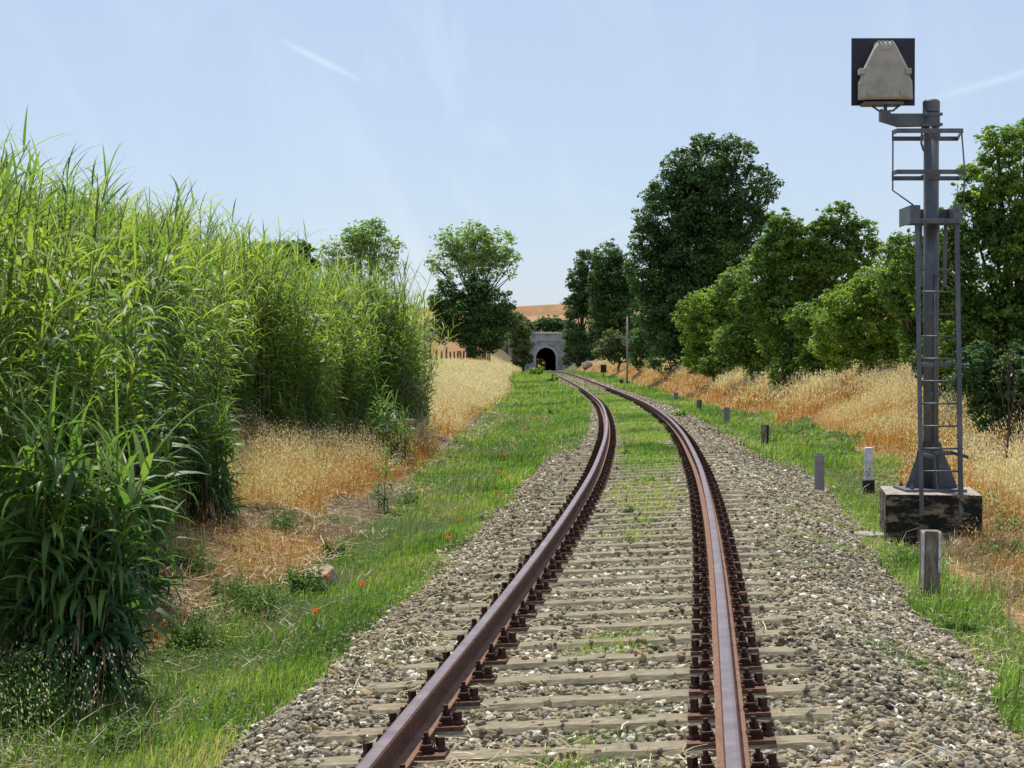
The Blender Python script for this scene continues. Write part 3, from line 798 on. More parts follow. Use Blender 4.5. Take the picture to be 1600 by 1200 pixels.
def make_dry():
    r = np.random.RandomState(23)
    areas = [   #
        ('dry_grass', [(17000, 9, 24, -6.0, -2.9, .33, .0045, .020, 4)], 'rough short dry grass on the bare slope right of the near reeds'),
        # name, list of (n, y0, y1, s0, s1, height, stem width, spikelet, count), label
        ('dry_grass', [(9000, 20.5, 34.5, -6.4, -3.7, .52, .005, .026, 6)], 'patch of orange dry oat grass in front of the giant reeds'),
        ('dry_grass', [(28000, 36, 75, -10.5, -4.1, .62, .008, .045, 8), (32000, 65, 190, -14, -4.6, .52, .018, .09, 8), (9000, 150, 330, -13, -4.5, .42, .05, .16, 6)], 'pale cream dry oat grass covering the bank below the stake fence'),
        ('dry_grass', [(26000, 11, 26, 3.4, 8, .46, .005, .026, 6), (26000, 22, 52, 3.6, 9.5, .66, .007, .038, 8), (24000, 45, 200, 3.7, 9, .62, .018, .07, 6)], 'orange and straw coloured dry grass on the right hand bank below the trees'),
    ]
    for name, sets, label in areas:
        sts, sps = [], []
        for n, y0, y1, s0, s1, h, wd, spk, ns_ in sets:
            def acc(s, y, x):
                g, d, b = zones(s, y, x)
                a = np.clip(d * 1.2 - .2, 0, 1) * np.clip(.75 + .6 * vn(x, y, 71, .8), .12, 1)
                if s0 > 0:
                    a = a * np.where(s < 4.6, .5, 1) * np.clip(1 - (s - 6.8) / 2, .15, 1)
                return a
            x, y, s = scatter(r, n, y0, y1, s0, s1, acc)
            hk = h
            if s0 > 0: hd_ = np.clip((s - 4.0) / 1.6 + .6 * vn(x, y, 73, 1.0), .05, 1)
            elif y1 < 24: hd_ = np.full(len(s), .35)
            elif y1 < 35: hd_ = np.clip((-s - 3.9) / .9 + .3 * vn(x, y, 73, 2), .1, 1)
            else: hd_ = np.clip((-s - 4.3) / 1.5 + .35 * vn(x, y, 73, 1.0), .15, 1)
            a, b = oats(r, x, y, hk, wd, spk, ns_, head=hd_, tb=.25 * hd_ - .15 + (.14 if s1 < -4 and y1 > 60 else -.2 if s1 < 0 else -.1))
            sts.append(a); sps.append(b)
            # dense lower leaves
            x, y, s = scatter(r, int(n * 1.3), y0, y1, s0, s1, acc); k = len(x)
            V, q, t = blades(np.stack([x, y, TZ(x, y) - .02], -1), h * .62 * r.uniform(.4, 1.1, k), wd * 1.6 * r.uniform(.7, 1.4, k), r.uniform(.3, 1.1, k), r, .8)
            sts.append((V, q, t, np.repeat(np.clip(r.beta(2, 2, k) + .3 * vn(x, y, 64, .8) - .1, 0, 1), 5)))
        vs, qs, ts, tn, mi, b = [], [], [], [], [], 0
        mq = []
        mt = []
        for kind, arr in ((0, sts), (1, sps)):
            for V, q, t, tint in arr:
                vs.append(V); qs.append(q + b); mq.append(np.full(len(q), kind)); tn.append(tint)
                if len(t): ts.append(t + b); mt.append(np.full(len(t), kind))
                b += len(V)
        o = arr_mesh(name, np.concatenate(vs), [np.concatenate(qs), np.concatenate(ts)], [DRYSTEM, OAT], tint=np.concatenate(tn), midx=np.concatenate(mq + mt))
        props(o, label, 'dry grass', kind='stuff')
    # stray oats and dead tufts inside the green verges
    pt = []
    for n, y0, y1, s0, s1 in ((3600, 9, 34, -4.6, -2.3), (5200, 30, 110, -5.2, -2.2), (3600, 9, 60, 2.7, 4.8)):
        x, y, s = scatter(r, n, y0, y1, s0, s1, lambda s, y, x: np.clip(vn(x, y, 95, 2.0) + .15, 0, 1)); k = len(x)
        V, q, t = blades(np.stack([x, y, TZ(x, y)], -1), .2 * r.uniform(.5, 1.6, k), .006 * (1 + y / 30), r.uniform(.2, 1, k), r)
        pt.append((V, q, t, np.repeat(np.clip(r.beta(2, 2, k) + .1, 0, 1), 5)))
    grass_object('stray_stalks', pt, STRAW, 'single dead stalks standing in the green verges', 'dry stalks')
    # fallen straw on ballast, verge and the bare left bank
    parts = []
    def straws(n, y0, y1, s0, s1, ln, wd, acc=None, lift=.02, onb=False):
        x, y, s = scatter(r, n, y0, y1, s0, s1, acc); k = len(x)
        c = np.stack([x, y, TZ(x, y) + lift + r.uniform(0, .03, k)], -1)
        u = unit(r, k); u[:, 2] *= .18; u /= np.linalg.norm(u, axis=1, keepdims=True)
        v = np.cross(u, np.array([0, 0, 1.0]) + .3 * unit(r, k)); v /= np.linalg.norm(v, axis=1, keepdims=True)
        L_ = ln * r.uniform(.4, 1.6, k); W_ = wd * r.uniform(.6, 1.4, k)
        nb = r.normal(0, .08, (k, 1)) * L_[:, None] * v
        a, m_, e = c - u * L_[:, None] / 2, c + nb, c + u * L_[:, None] / 2
        w2 = W_[:, None] / 2 * v
        V = np.stack([a - w2, a + w2, m_ + w2, m_ - w2, e + w2, e - w2], 1)
        i = np.arange(k)[:, None] * 6
        q = np.concatenate([np.concatenate([i, i + 1, i + 2, i + 3], 1), np.concatenate([i + 3, i + 2, i + 4, i + 5], 1)])
        parts.append((V.reshape(-1, 3), q, np.zeros((0, 3), int), np.repeat(r.uniform(0, 1, k), 6)))
    straws(6500, 6.5, 34, -1.9, 1.6, .13, .006, lambda s, y, x: np.clip(.35 + .8 * vn(x, y, 81, 1.4), 0, 1), .025)
    straws(700, 6.5, 24, 1.2, 2.8, .10, .004, None, .03)
    straws(6000, 10, 27, -5.6, -3.2, .30, .008, lambda s, y, x: np.clip(.2 + 1.4 * vn(x, y, 84, 1.3), 0, 1), .04)
    straws(14000, 8, 34, -7, -2.9, .14, .006, lambda s, y, x: np.clip((-s - 2.9) / 1.2 + .3 * vn(x, y, 82, 1.5), 0, 1), .02)
    straws(9000, 12, 60, 3.5, 8, .22, .009, None, .03)
    straws(3000, 9, 30, 2.4, 4, .12, .005, None, .03)
    straws(7000, 30, 90, -7, -3.8, .25, .014, None, .04)
    grass_object('straw_litter', parts, STRAW, 'broken dry straws scattered over the stones and the bare banks', 'straw litter')


make_dry()

def make_bank_tufts():
    r = np.random.RandomState(29); parts = []
    for n, y0, y1, s0, s1, hm, thr in ((20000, 8.0, 36, -6.2, -2.4, .13, -.1), (16000, 10, 60, 2.9, 7, .15, -.2), (30000, 10, 24, 3.2, 7, .2, -1)):
        x, y, s = scatter(r, n, y0, y1, s0, s1, lambda s, y, x: np.clip(vn(x, y, 86, 3.2) - thr, 0, 1)); k = len(x)
        V, q, t = blades(np.stack([x, y, TZ(x, y) - .01], -1), hm * r.uniform(.5, 1.5, k), .006 * r.uniform(.6, 1.5, k) * (1 + y / 40), r.uniform(.2, 1.2, k), r, .8)
        parts.append((V, q, t, np.repeat(np.clip(r.beta(2, 2, k) + .3 * vn(x, y, 87, 1.5), 0, 1), 5)))
    grass_object('dry_tufts', parts, STRAW, 'short dead grass tufts on the bare soil of both banks', 'dry grass')


make_bank_tufts()

# ------------------------------------------------------------------ giant reeds
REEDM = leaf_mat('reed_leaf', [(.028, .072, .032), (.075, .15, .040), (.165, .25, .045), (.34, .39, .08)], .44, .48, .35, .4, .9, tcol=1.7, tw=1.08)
YREED = leaf_mat('young_reed_leaf', [(.025, .075, .034), (.06, .14, .046), (.11, .21, .05), (.20, .30, .06)], .4, .5, .35, .2, 1.5, tcol=1.5)
CANE = leaf_mat('reed_cane', [(.14, .15, .05), (.26, .20, .10), (.36, .27, .17)], .05, .6, .3, .2)
PLUME = leaf_mat('reed_plume', [(.36, .24, .18), (.50, .38, .30)], .3, .8, .1, 0)


def reed_variant(r, H, nl, leaf_len, leaf_w, bare=.28, droop=1.0, plume=False):
    """one stalk at the origin: leaf verts/quads/tint, cane verts/quads/tint, plume"""
    lean = r.normal(0, .05, 2) + [.03, 0]
    def axis(t): return np.array([lean[0] * H * t * t * 1.6, lean[1] * H * t * t * 1.6, H * t])
    LV, LQ, LT = [], [], []
    az0 = r.uniform(0, 6.28)
    for i in range(nl):
        t = bare + (1.0 - bare) * (i + r.uniform(0, .6)) / nl
        if t > 1: t = 1.0
        p = axis(t * .97); az = az0 + np.pi * (i % 2) + r.normal(0, 1.1)
        el = R(r.uniform(22, 58) + 20 * (t > .88)); ln = leaf_len * r.uniform(.7, 1.2); wd = leaf_w * r.uniform(.7, 1.2) * (1 if t < .9 else .45)
        hd = np.array([np.cos(az) + .25, np.sin(az), 0]); hd /= np.linalg.norm(hd); side = np.array([-hd[1], hd[0], 0]); side = side * np.cos(.3) + np.array([0, 0, np.sin(r.normal(0, .5))])
        side /= np.linalg.norm(side)
        nseg = 5; pts = [p]; cur = p.copy(); e = el
        bend = R(r.uniform(4, 24) * droop) * (1 if t < .88 else .45)
        for k in range(nseg):
            cur = cur + (hd * np.cos(e) + np.array([0, 0, np.sin(e)])) * ln / nseg; e -= bend; pts.append(cur.copy())
        wk = [.45, 1, 1.0, .8, .5, .03]
        b = len(LV)
        for q, k in zip(pts, wk): LV += [q - side * wd * k / 2, q + side * wd * k / 2]
        for k in range(nseg): LQ.append((b + 2 * k, b + 2 * k + 1, b + 2 * k + 3, b + 2 * k + 2))
        LT += [float(np.clip(r.normal(.15 + .6 * t, .14), 0, 1))] * (2 * nseg + 2)  # tint darkens down the stalk: shade inside the thicket put into leaf colour
    CV, CQ, CT = [], [], []
    seg = 6
    for k in range(seg + 1):
        p = axis(k / seg * .98); rad = .011 * (1 - .6 * k / seg)
        for j in range(3): CV.append(p + np.array([np.cos(j * 2.09), np.sin(j * 2.09), 0]) * rad)
        CT += [float(np.clip(.75 - .75 * k / seg + r.normal(0, .1), 0, 1))] * 3
    for k in range(seg):
        for j in range(3): CQ.append((k * 3 + j, k * 3 + (j + 1) % 3, (k + 1) * 3 + (j + 1) % 3, (k + 1) * 3 + j))
    # a few dead hanging leaves low on the cane
    for i in range(4):
        p = axis(r.uniform(.08, .35)); az = r.uniform(0, 6.28); hd = np.array([np.cos(az), np.sin(az), 0]); side = np.array([-hd[1], hd[0], 0])
        b = len(CV); q1 = p + hd * .08 + [0, 0, .02]; q2 = p + hd * .17 - [0, 0, r.uniform(.15, .35)]
        for q, k in ((p, .5), (q1, 1), (q2, .2)): CV += [q - side * .012 * k, q + side * .012 * k]
        CT += [float(r.uniform(.6, 1))] * 6
        CQ += [(b, b + 1, b + 3, b + 2), (b + 2, b + 3, b + 5, b + 4)]
    PV, PQ = [], []
    if plume:
        for i in range(46):
            p = axis(1.0) + np.array([0, 0, -.25 + .26 * i / 46]); d = r.normal(0, 1, 3); d[2] = abs(d[2]) * 1.6 + .7; d[0] += .4; d /= np.linalg.norm(d)
            s_ = np.cross(d, r.normal(0, 1, 3)); s_ /= np.linalg.norm(s_); q = p + d * .11; b = len(PV)
            PV += [p - s_ * .004, p + s_ * .004, q + s_ * .007, q - s_ * .007]; PQ.append((b, b + 1, b + 2, b + 3))
    A = lambda v, n=3: np.array(v, float).reshape(-1, n)
    return [(A(LV), np.array(LQ), np.array(LT)), (A(CV), np.array(CQ), np.array(CT)), (A(PV), np.array(PQ).reshape(-1, 4), np.full(len(PV), .5))]


def place_variants(vars_, pick, pos, rot, scl, dt, r):
    """instances baked into one set of arrays, per material"""
    out = [([], [], []) for _ in range(3)]; base = [0, 0, 0]
    for vi, var in enumerate(vars_):
        idx = np.nonzero(pick == vi)[0]
        if not len(idx): continue
        c, s = np.cos(rot[idx])[:, None], np.sin(rot[idx])[:, None]
        for m, (V, Q, T) in enumerate(var):
            if not len(V): continue
            W = np.stack([V[None, :, 0] * c - V[None, :, 1] * s, V[None, :, 0] * s + V[None, :, 1] * c, np.repeat(V[None, :, 2], len(idx), 0)], -1) * scl[idx][:, None, None] + pos[idx][:, None]
            qq = Q[None] + (np.arange(len(idx)) * len(V))[:, None, None] + base[m]
            out[m][0].append(W.reshape(-1, 3)); out[m][1].append(qq.reshape(-1, 4)); out[m][2].append(np.clip(T[None] + dt[idx][:, None], 0, 1).ravel())
            base[m] += len(idx) * len(V)
    vs, qs, ts, mi, b = [], [], [], [], 0
    for m in range(3):
        if not out[m][0]: continue
        v = np.concatenate(out[m][0]); q = np.concatenate(out[m][1])
        vs.append(v); qs.append(q + b); ts.append(np.concatenate(out[m][2])); mi.append(np.full(len(q), m)); b += len(v)
    return np.concatenate(vs), np.concatenate(qs), np.concatenate(ts), np.concatenate(mi)


RF_Y = [4, 9.6, 11, 15, 19, 23, 28, 33, 38, 42]
RF_S = [-5.5, -5.0, -4.2, -4.15, -5.1, -6.1, -5.9, -5.0, -4.9, -5.2]


def make_reeds():
    r = np.random.RandomState(31)
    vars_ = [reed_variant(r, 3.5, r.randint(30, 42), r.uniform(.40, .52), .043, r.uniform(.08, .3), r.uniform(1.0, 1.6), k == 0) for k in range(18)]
    for k in (16, 17):          # dead stalks: their leaves are straw coloured
        (a_, b_, c_), (d_, e_, f_), pl = vars_[k]
        h_ = len(b_) // 2; b_ = b_[:h_]
        vars_[k] = [(a_[:0], b_[:0], c_[:0]), (np.concatenate([d_, a_]), np.concatenate([e_, b_ + len(d_)]), np.concatenate([f_, np.full(len(a_), .75)])), pl]
    n = 7200
    y = r.uniform(8.0, 41.8, n); dep = r.uniform(0, 1, n) ** 1.35 * 4.6
    k = (y < 40.8 + vn(y, dep, 3, 2) * .6) ; k &= r.uniform(0, 1, len(y)) < np.clip(.62 + .75 * vn(y, dep * 1.5, 38, 1.7), .18, 1); y, dep = y[k], dep[k]; n = len(y)
    s = np.interp(y, RF_Y, RF_S) - dep + .38 * vn(y, y * 0, 33, 2.0); x = XC(y) + s
    scl = (.96 + .10 * vn(x, y, 34, 1.6)) * r.uniform(.84, 1.06, n)
    scl *= np.interp(y, [7, 11, 20, 30, 38, 41.8], [.90, .95, 1.0, 1.0, .97, .84])
    scl *= np.where((dep < .5), r.uniform(.62, 1.0, n), 1)
    z = TZ(x, y) - .03
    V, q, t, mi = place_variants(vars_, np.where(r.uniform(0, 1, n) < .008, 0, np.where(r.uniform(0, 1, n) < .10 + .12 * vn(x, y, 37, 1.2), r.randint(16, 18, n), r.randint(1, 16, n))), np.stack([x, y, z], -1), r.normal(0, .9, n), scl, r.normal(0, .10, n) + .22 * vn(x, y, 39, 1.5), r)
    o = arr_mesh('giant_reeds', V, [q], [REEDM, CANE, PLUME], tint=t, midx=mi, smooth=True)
    props(o, 'tall dense wall of bright green giant reeds along the left side of the line', 'reeds', kind='stuff')
    # young leafy clumps standing forward of the thicket
    yv = [reed_variant(r, 1.5, 24, .46, .046, .03, 1.7) for k in range(8)]
    for (px, py, hh, nn, rad, lab) in ((118, 1085, 1.55, 58, .30, 'drooping dark green reed clump nearest the camera at the lower left'), (172, 955, 1.7, 56, .36, 'broad leaved reed clump hanging out of the thicket above the bare bank'),
                                       (315, 812, 1.3, 36, .4, 'low reed clump left of the orange dry grass patch'), (597, 800, .8, 3, .06, 'single thin young reed shoot at the right end of the thicket'), (612, 735, 1.2, 18, .4, 'reed clump at the foot of the far end of the thicket')):
        p = G(px, py); m = nn
        rt = empty('reed_clump', p, lab, 'reed', 'young reed clumps')
        a = r.uniform(0, 6.28, m); q_ = np.sqrt(r.uniform(0, 1, m)) * rad
        X, Y = p.x + np.cos(a) * q_, p.y + np.sin(a) * q_
        V, q, t, mi = place_variants(yv, r.randint(0, 8, m), np.stack([X, Y, TZ(X, Y) - .02], -1), r.uniform(0, 6.28, m), hh / 1.5 * r.uniform(.7, 1.15, m), r.normal(.07, .13, m), r)
        lf = mi == 0
        for nm, sel, mt in (('leaves', lf, YREED), ('cane', ~lf, CANE)):
            used = np.unique(q[sel]); remap = np.zeros(len(V), int); remap[used] = np.arange(len(used))
            arr_mesh(nm, V[used], [remap[q[sel]]], mt, parent=rt, tint=t[used], origin=p, smooth=True)


make_reeds()

# ------------------------------------------------------------------ trees and shrubs
BARK = solid_mat('bark', [(.3, (.035, .028, .02)), (.6, (.09, .07, .05)), (.8, (.16, .13, .10))], 12, .95, 0, .8, dist=.02, stretch=(1, 1, .3))
T_DARK = leaf_mat('dark_foliage', [(.020, .055, .018), (.045, .105, .03), (.085, .17, .042), (.16, .26, .055)], .34, .45, .4, .35, .35, tcol=1.6)
T_MID = leaf_mat('mid_foliage', [(.04, .09, .022), (.10, .19, .036), (.19, .29, .048), (.31, .39, .07)], .44, .45, .4, .35, .5, tcol=1.6)
T_BRIGHT = leaf_mat('bright_foliage', [(.07, .13, .02), (.15, .25, .035), (.25, .35, .045), (.36, .43, .07)], .46, .45, .4, .3, .8, tcol=1.5)
T_OLIVE = leaf_mat('olive_foliage', [(.05, .075, .028), (.11, .15, .05), (.18, .22, .07), (.27, .29, .10)], .36, .5, .3, .3, .8, tcol=1.3)
T_GREY = leaf_mat('poplar_foliage', [(.12, .19, .09), (.22, .33, .13), (.32, .44, .18), (.42, .52, .24)], .55, .4, .5, .3, .4, tcol=1.4)


def tree(name, label, cat, d, base_px, lobes, mat, nsub, nleaf, ls, subr=.32, group=None, seed=0, trunk_r=.18, dd=1.0, base_py=None, limbs=True, fill=.5, corefrac=.22, ragged=.8):
    """lobes: (px, py, radius px, depth shift in radii); real positions come from the distance d"""
    r = np.random.RandomState(seed + 100)
    k = d / F
    bx = (base_px - 800) * k
    base = Vector((bx, d, float(TZ(bx, d)) - .05))
    rt = empty(name, base, label, cat, group)
    C_ = []
    for lb in lobes:
        px, py, rp = lb[:3]; off = lb[3] if len(lb) > 3 else 0
        p = P(px, py, d); p.y += off * rp * k
        C_.append((p, rp * k))
    # add the back half so the crown is as deep as it is wide
    cen = np.array([[c.x, c.y, c.z] for c, _ in C_]); rad = np.array([q for _, q in C_])
    wts = rad ** 2 / (rad ** 2).sum()
    pick = r.choice(len(rad), nsub, p=wts)
    u = unit(r, nsub); rr_ = r.uniform(fill ** 3, 1, nsub) ** (1 / 3)
    sc_ = cen[pick] + u * (rad[pick] * rr_)[:, None] * np.array([.9, dd, .9])
    sr = rad[pick] * subr * r.uniform(.6, 1.35, nsub)
    sc_[:, 2] = np.maximum(sc_[:, 2], TZ(sc_[:, 0], sc_[:, 1]) + sr * .5)
    nsp_ = int(nsub * ragged)                       # ragged sprigs beyond the outline
    if nsp_:
        p2_ = r.choice(len(rad), nsp_, p=wts); u2 = unit(r, nsp_); u2[:, 2] = np.abs(u2[:, 2]) * .8 + u2[:, 2] * .2
        s2 = cen[p2_] + u2 * (rad[p2_] * r.uniform(.95, 1.2 + .12 * (ragged > 1), nsp_))[:, None] * np.array([.95, dd, .95])
        sc_ = np.concatenate([sc_, s2]); sr = np.concatenate([sr, np.minimum(rad[p2_] * .13, sr.mean() * .6) * r.uniform(.6, 1.3, nsp_)]); pick = np.concatenate([pick, p2_])
        sc_[:, 2] = np.maximum(sc_[:, 2], TZ(sc_[:, 0], sc_[:, 1]) + sr * .5); nsub = nsub + nsp_
    lp = r.choice(nsub, nleaf, p=sr ** 2 / (sr ** 2).sum())
    uu = unit(r, nleaf); q_ = r.uniform(0, 1, nleaf) ** .55
    c = sc_[lp] + uu * (sr[lp] * q_)[:, None] * np.array([1.1, 1.1, .62])
    core = r.uniform(0, 1, nleaf) < corefrac
    lc = r.choice(len(rad), nleaf, p=wts)
    cc = cen[lc] + uu * (rad[lc] * r.uniform(.05, 1, nleaf) ** (1 / 3) * .93)[:, None] * np.array([1, dd, 1])
    c = np.where(core[:, None], cc, c)
    c[:, 2] = np.maximum(c[:, 2], TZ(c[:, 0], c[:, 1]) + .03)
    nrm = uu * .5 + unit(r, nleaf) * .7 + np.array([0, 0, .55]); nrm /= np.linalg.norm(nrm, axis=1, keepdims=True)
    lu = np.cross(nrm, unit(r, nleaf)); lu /= np.linalg.norm(lu, axis=1, keepdims=True); lv = np.cross(nrm, lu)
    V, q = leaf_quads(c, lu, lv, ls * r.uniform(.65, 1.45, nleaf), ls * .62 * r.uniform(.7, 1.3, nleaf))
    subt = r.normal(0, .13, nsub)
    tint = np.clip(r.beta(2, 2.4, nleaf) + subt[lp], 0, 1)
    arr_mesh('crown', V, [q], mat, parent=rt, tint=np.repeat(tint, 4), origin=base)
    # trunk and limbs
    mb = MB(); top = Vector(cen[np.argmax(cen[:, 2])]); ctr = Vector((cen * wts[:, None]).sum(0))
    fork = base.lerp(ctr, .55); fork.x = bx + (ctr.x - bx) * .35; fork.y = d
    mid = base.lerp(fork, .5) + Vector((r.normal(0, .04), r.normal(0, .04), 0)) * (fork - base).length
    mb.tube([base - Vector((0, 0, .2)), mid, fork], [trunk_r * 1.25, trunk_r, trunk_r * .8], 9)
    mb.tube([fork, fork.lerp(top, .5), top], [trunk_r * .8, trunk_r * .45, trunk_r * .08], 7)
    if limbs:
        for j in range(len(C_)):
            e = Vector(cen[j]); m_ = fork.lerp(e, .5) + Vector((0, 0, -.08 * (e - fork).length))
            mb.tube([fork - Vector((0, 0, .1)), m_, e], [trunk_r * .5, trunk_r * .3, trunk_r * .1], 6)
        for j in r.choice(nsub, min(nsub, 70), replace=False):
            pa = Vector(cen[pick[j]]); e = Vector(sc_[j]); m_ = pa.lerp(e, .5) + Vector((0, 0, -.05))
            st = fork.lerp(pa, r.uniform(.5, .95))
            mb.tube([st, m_, e], [trunk_r * .16, trunk_r * .10, trunk_r * .035], 4, cap=False)
    mb.build('trunk', BARK, rt, origin=base, smooth=True)
    return rt


def make_trees():
    def T(name, *a, **k):
        if name == 'shrub': k.setdefault('ragged', 1.5)
        return tree(name, *a, **k)
    # left side, beyond the reeds
    T('poplar', 'round crowned grey green poplar rising above an ivy dark tree left of the tunnel', 'tree', 200, 740,
      [(740, 392, 40), (700, 378, 26), (778, 382, 28), (740, 362, 22), (795, 408, 20), (678, 410, 17), (715, 410, 28), (768, 415, 28), (682, 428, 10), (808, 400, 10), (800, 430, 10)],
      T_GREY, 340, 11000, .30, .2, 'poplars left of the line', 1, .26, dd=.8, fill=.1, corefrac=.25, ragged=.7)
    T('poplar', 'looser grey green poplar showing above the reeds, left of the round one', 'tree', 215, 580,
      [(580, 375, 34), (610, 388, 22), (555, 372, 26), (520, 388, 20), (590, 350, 14), (500, 395, 12), (560, 405, 34), (600, 415, 26), (530, 420, 28)],
      T_GREY, 340, 10500, .31, .2, 'poplars left of the line', 2, .26, dd=.8, fill=.1, corefrac=.25, ragged=.7)
    T('ivy_tree', 'dark ivy clad tree under the round poplar behind the stake fence', 'tree', 196, 735,
      [(700, 475, 32), (745, 455, 26), (770, 480, 34), (720, 500, 38), (765, 515, 36), (690, 515, 26), (795, 505, 18), (738, 428, 13), (700, 448, 18), (748, 525, 32)],
      T_DARK, 300, 32000, .32, .30, None, 3, .35)
    for i, (px, py, rr, d, lb) in enumerate(((405, 402, 30, 150, 'dark treetop just above the reeds, leftmost of three'), (440, 400, 26, 158, 'dark treetop above the reeds, middle of three'), (468, 392, 20, 165, 'small dark treetop above the reeds beside the loose poplar'))):
        T('distant_tree', lb, 'tree', d, px, [(px, py, rr), (px - 12, py + 25, rr), (px + 12, py + 25, rr), (px, py + 50, rr)], T_DARK, 90, 8000, .30, .35, 'dark treetops beyond the reeds', 10 + i, .2)
    T('shrub', 'dull olive bush on the bank left of the tunnel mouth', 'bush', 335, 818,
      [(815, 540, 18), (822, 515, 14), (808, 520, 16), (824, 560, 10), (812, 562, 14), (806, 495, 10)], T_OLIVE, 120, 9000, .42, .35, None, 20, .2)
    T('shrub', 'low dark bush on top of the tunnel wall', 'bush', 446, 850, [(850, 507, 13), (866, 507, 12), (838, 511, 10), (877, 510, 12), (890, 512, 12)], T_DARK, 110, 8500, .5, .35, 'bushes above the tunnel mouth', 21, .15)
    T('shrub', 'paler green bush above the left end of the tunnel wall', 'bush', 446, 824, [(824, 510, 11), (812, 506, 13), (832, 513, 7)], T_OLIVE, 60, 4000, .5, .35, 'bushes above the tunnel mouth', 22, .15)
    T('shrub', 'sunlit green bush growing by the far mouth of the tunnel', 'bush', 822, 846, [(838, 560, 9), (848, 556, 9), (856, 562, 8), (842, 570, 8), (832, 566, 8), (845, 577, 8), (855, 574, 8), (838, 550, 8), (852, 548, 8)], T_BRIGHT, 90, 7000, .8, .4, None, 23, .2)
    # right side, from far to near
    T('tree', 'tall dark tree standing nearest the right side of the tunnel', 'tree', 290, 905,
      [(905, 440, 22), (918, 412, 24), (900, 480, 22), (925, 470, 30), (898, 520, 20), (915, 540, 24), (888, 505, 8), (940, 440, 22)], T_DARK, 240, 22000, .42, .3, 'dark trees right of the line', 30, .35)
    T('tree', 'dark tree with a rounded top between the tunnel and the great tree', 'tree', 215, 955,
      [(950, 400, 26), (965, 430, 32), (940, 440, 24), (960, 480, 36), (940, 510, 26), (975, 520, 28), (990, 460, 26), (935, 548, 14)], T_DARK, 280, 28000, .34, .3, 'dark trees right of the line', 31, .35)
    T('tree', 'great dark round topped tree, the tallest on the right bank', 'tree', 108, 1085,
      [(1105, 262, 50, -.1), (1065, 262, 34), (1150, 245, 36), (1045, 300, 36), (1180, 292, 38), (1110, 320, 66), (1050, 345, 58), (1165, 350, 48), (1015, 375, 36), (1090, 400, 70), (1020, 430, 46), (1140, 400, 50), (1060, 470, 64), (1015, 490, 34), (1115, 470, 48), (1075, 530, 52), (1045, 555, 36), (1203, 300, 18), (1095, 225, 20), (1140, 222, 18)],
      T_DARK, 620, 88000, .21, .26, 'dark trees right of the line', 32, .45, dd=.9)
    T('shrub', 'yellowish olive bush at the foot of the dark trees, left of the pole', 'bush', 150, 965, [(960, 535, 20), (985, 545, 20), (940, 550, 14), (1005, 550, 18), (960, 560, 12), (990, 562, 14)], T_OLIVE, 100, 9000, .24, .35, 'bushes on the right bank', 33, .12)
    T('shrub', 'leafy light green shrub in front of the great dark tree', 'bush', 84, 1120,
      [(1100, 480, 32), (1140, 470, 32), (1075, 500, 24), (1120, 520, 44), (1085, 535, 24), (1160, 500, 34), (1150, 545, 30), (1068, 478, 12), (1110, 560, 30), (1080, 565, 18), (1160, 570, 24)], T_BRIGHT, 240, 26000, .15, .3, 'bushes on the right bank', 34, .14)
    T('shrub', 'shaded blue green undergrowth below the light green shrub', 'bush', 82, 1135, [(1130, 568, 22), (1165, 568, 24), (1105, 572, 16)], T_MID, 80, 7000, .13, .35, 'bushes on the right bank', 35, .1)
    T('tree', 'broad leafy tree with a bushy double top in the middle of the right bank', 'tree', 60, 1222,
      [(1225, 365, 36), (1205, 395, 36), (1255, 385, 36), (1310, 345, 34), (1345, 365, 30), (1290, 380, 38), (1190, 430, 40), (1235, 430, 50), (1300, 420, 50), (1350, 410, 34), (1180, 475, 34), (1225, 485, 46), (1275, 475, 44), (1205, 530, 30), (1235, 545, 34), (1215, 580, 20), (1320, 325, 12), (1372, 385, 14), (1265, 530, 30), (1222, 600, 22), (1215, 625, 14), (1250, 575, 26)],
      T_MID, 460, 62000, .125, .26, None, 36, .16, dd=.8)
    T('shrub', 'bright yellow green bush right of the broad leafy tree', 'bush', 49, 1360,
      [(1370, 455, 40), (1330, 475, 38), (1400, 480, 36), (1300, 510, 34), (1350, 520, 46), (1400, 530, 38), (1310, 550, 32), (1370, 565, 34), (1280, 540, 20), (1415, 450, 20)], T_BRIGHT, 260, 30000, .095, .3, 'bushes on the right bank', 37, .08)
    T('tree', 'large leafy tree at the right edge behind the signal mast', 'tree', 33, 1585,
      [(1560, 230, 40), (1600, 250, 60), (1540, 290, 50), (1590, 330, 80), (1520, 350, 50), (1465, 370, 40), (1425, 395, 36), (1405, 430, 30), (1440, 440, 40), (1400, 375, 16), (1480, 430, 60), (1550, 420, 80), (1640, 380, 90), (1500, 500, 60), (1570, 520, 80), (1640, 500, 80), (1450, 470, 36), (1520, 570, 60), (1590, 600, 60), (1640, 620, 60), (1555, 208, 18), (1700, 300, 90), (1700, 500, 90), (1520, 640, 40)],
      T_MID, 620, 90000, .088, .22, None, 38, .13, dd=.75)
    T('bare_sapling', 'leafless grey branched sapling under the large tree at the right edge', 'sapling', 25.5, 1575,
      [(1575, 560, 18), (1560, 590, 16), (1590, 580, 16), (1600, 620, 14)], T_OLIVE, 40, 90, .05, .5, None, 39, .022)
    T('shrub', 'mid green thicket joining the light shrub to the broad leafy tree', 'bush', 72, 1175, [(1150, 440, 26), (1165, 470, 30), (1180, 520, 36), (1150, 540, 34), (1190, 560, 34), (1130, 455, 18)], T_MID, 170, 20000, .13, .35, 'bushes on the right bank', 46, .1)
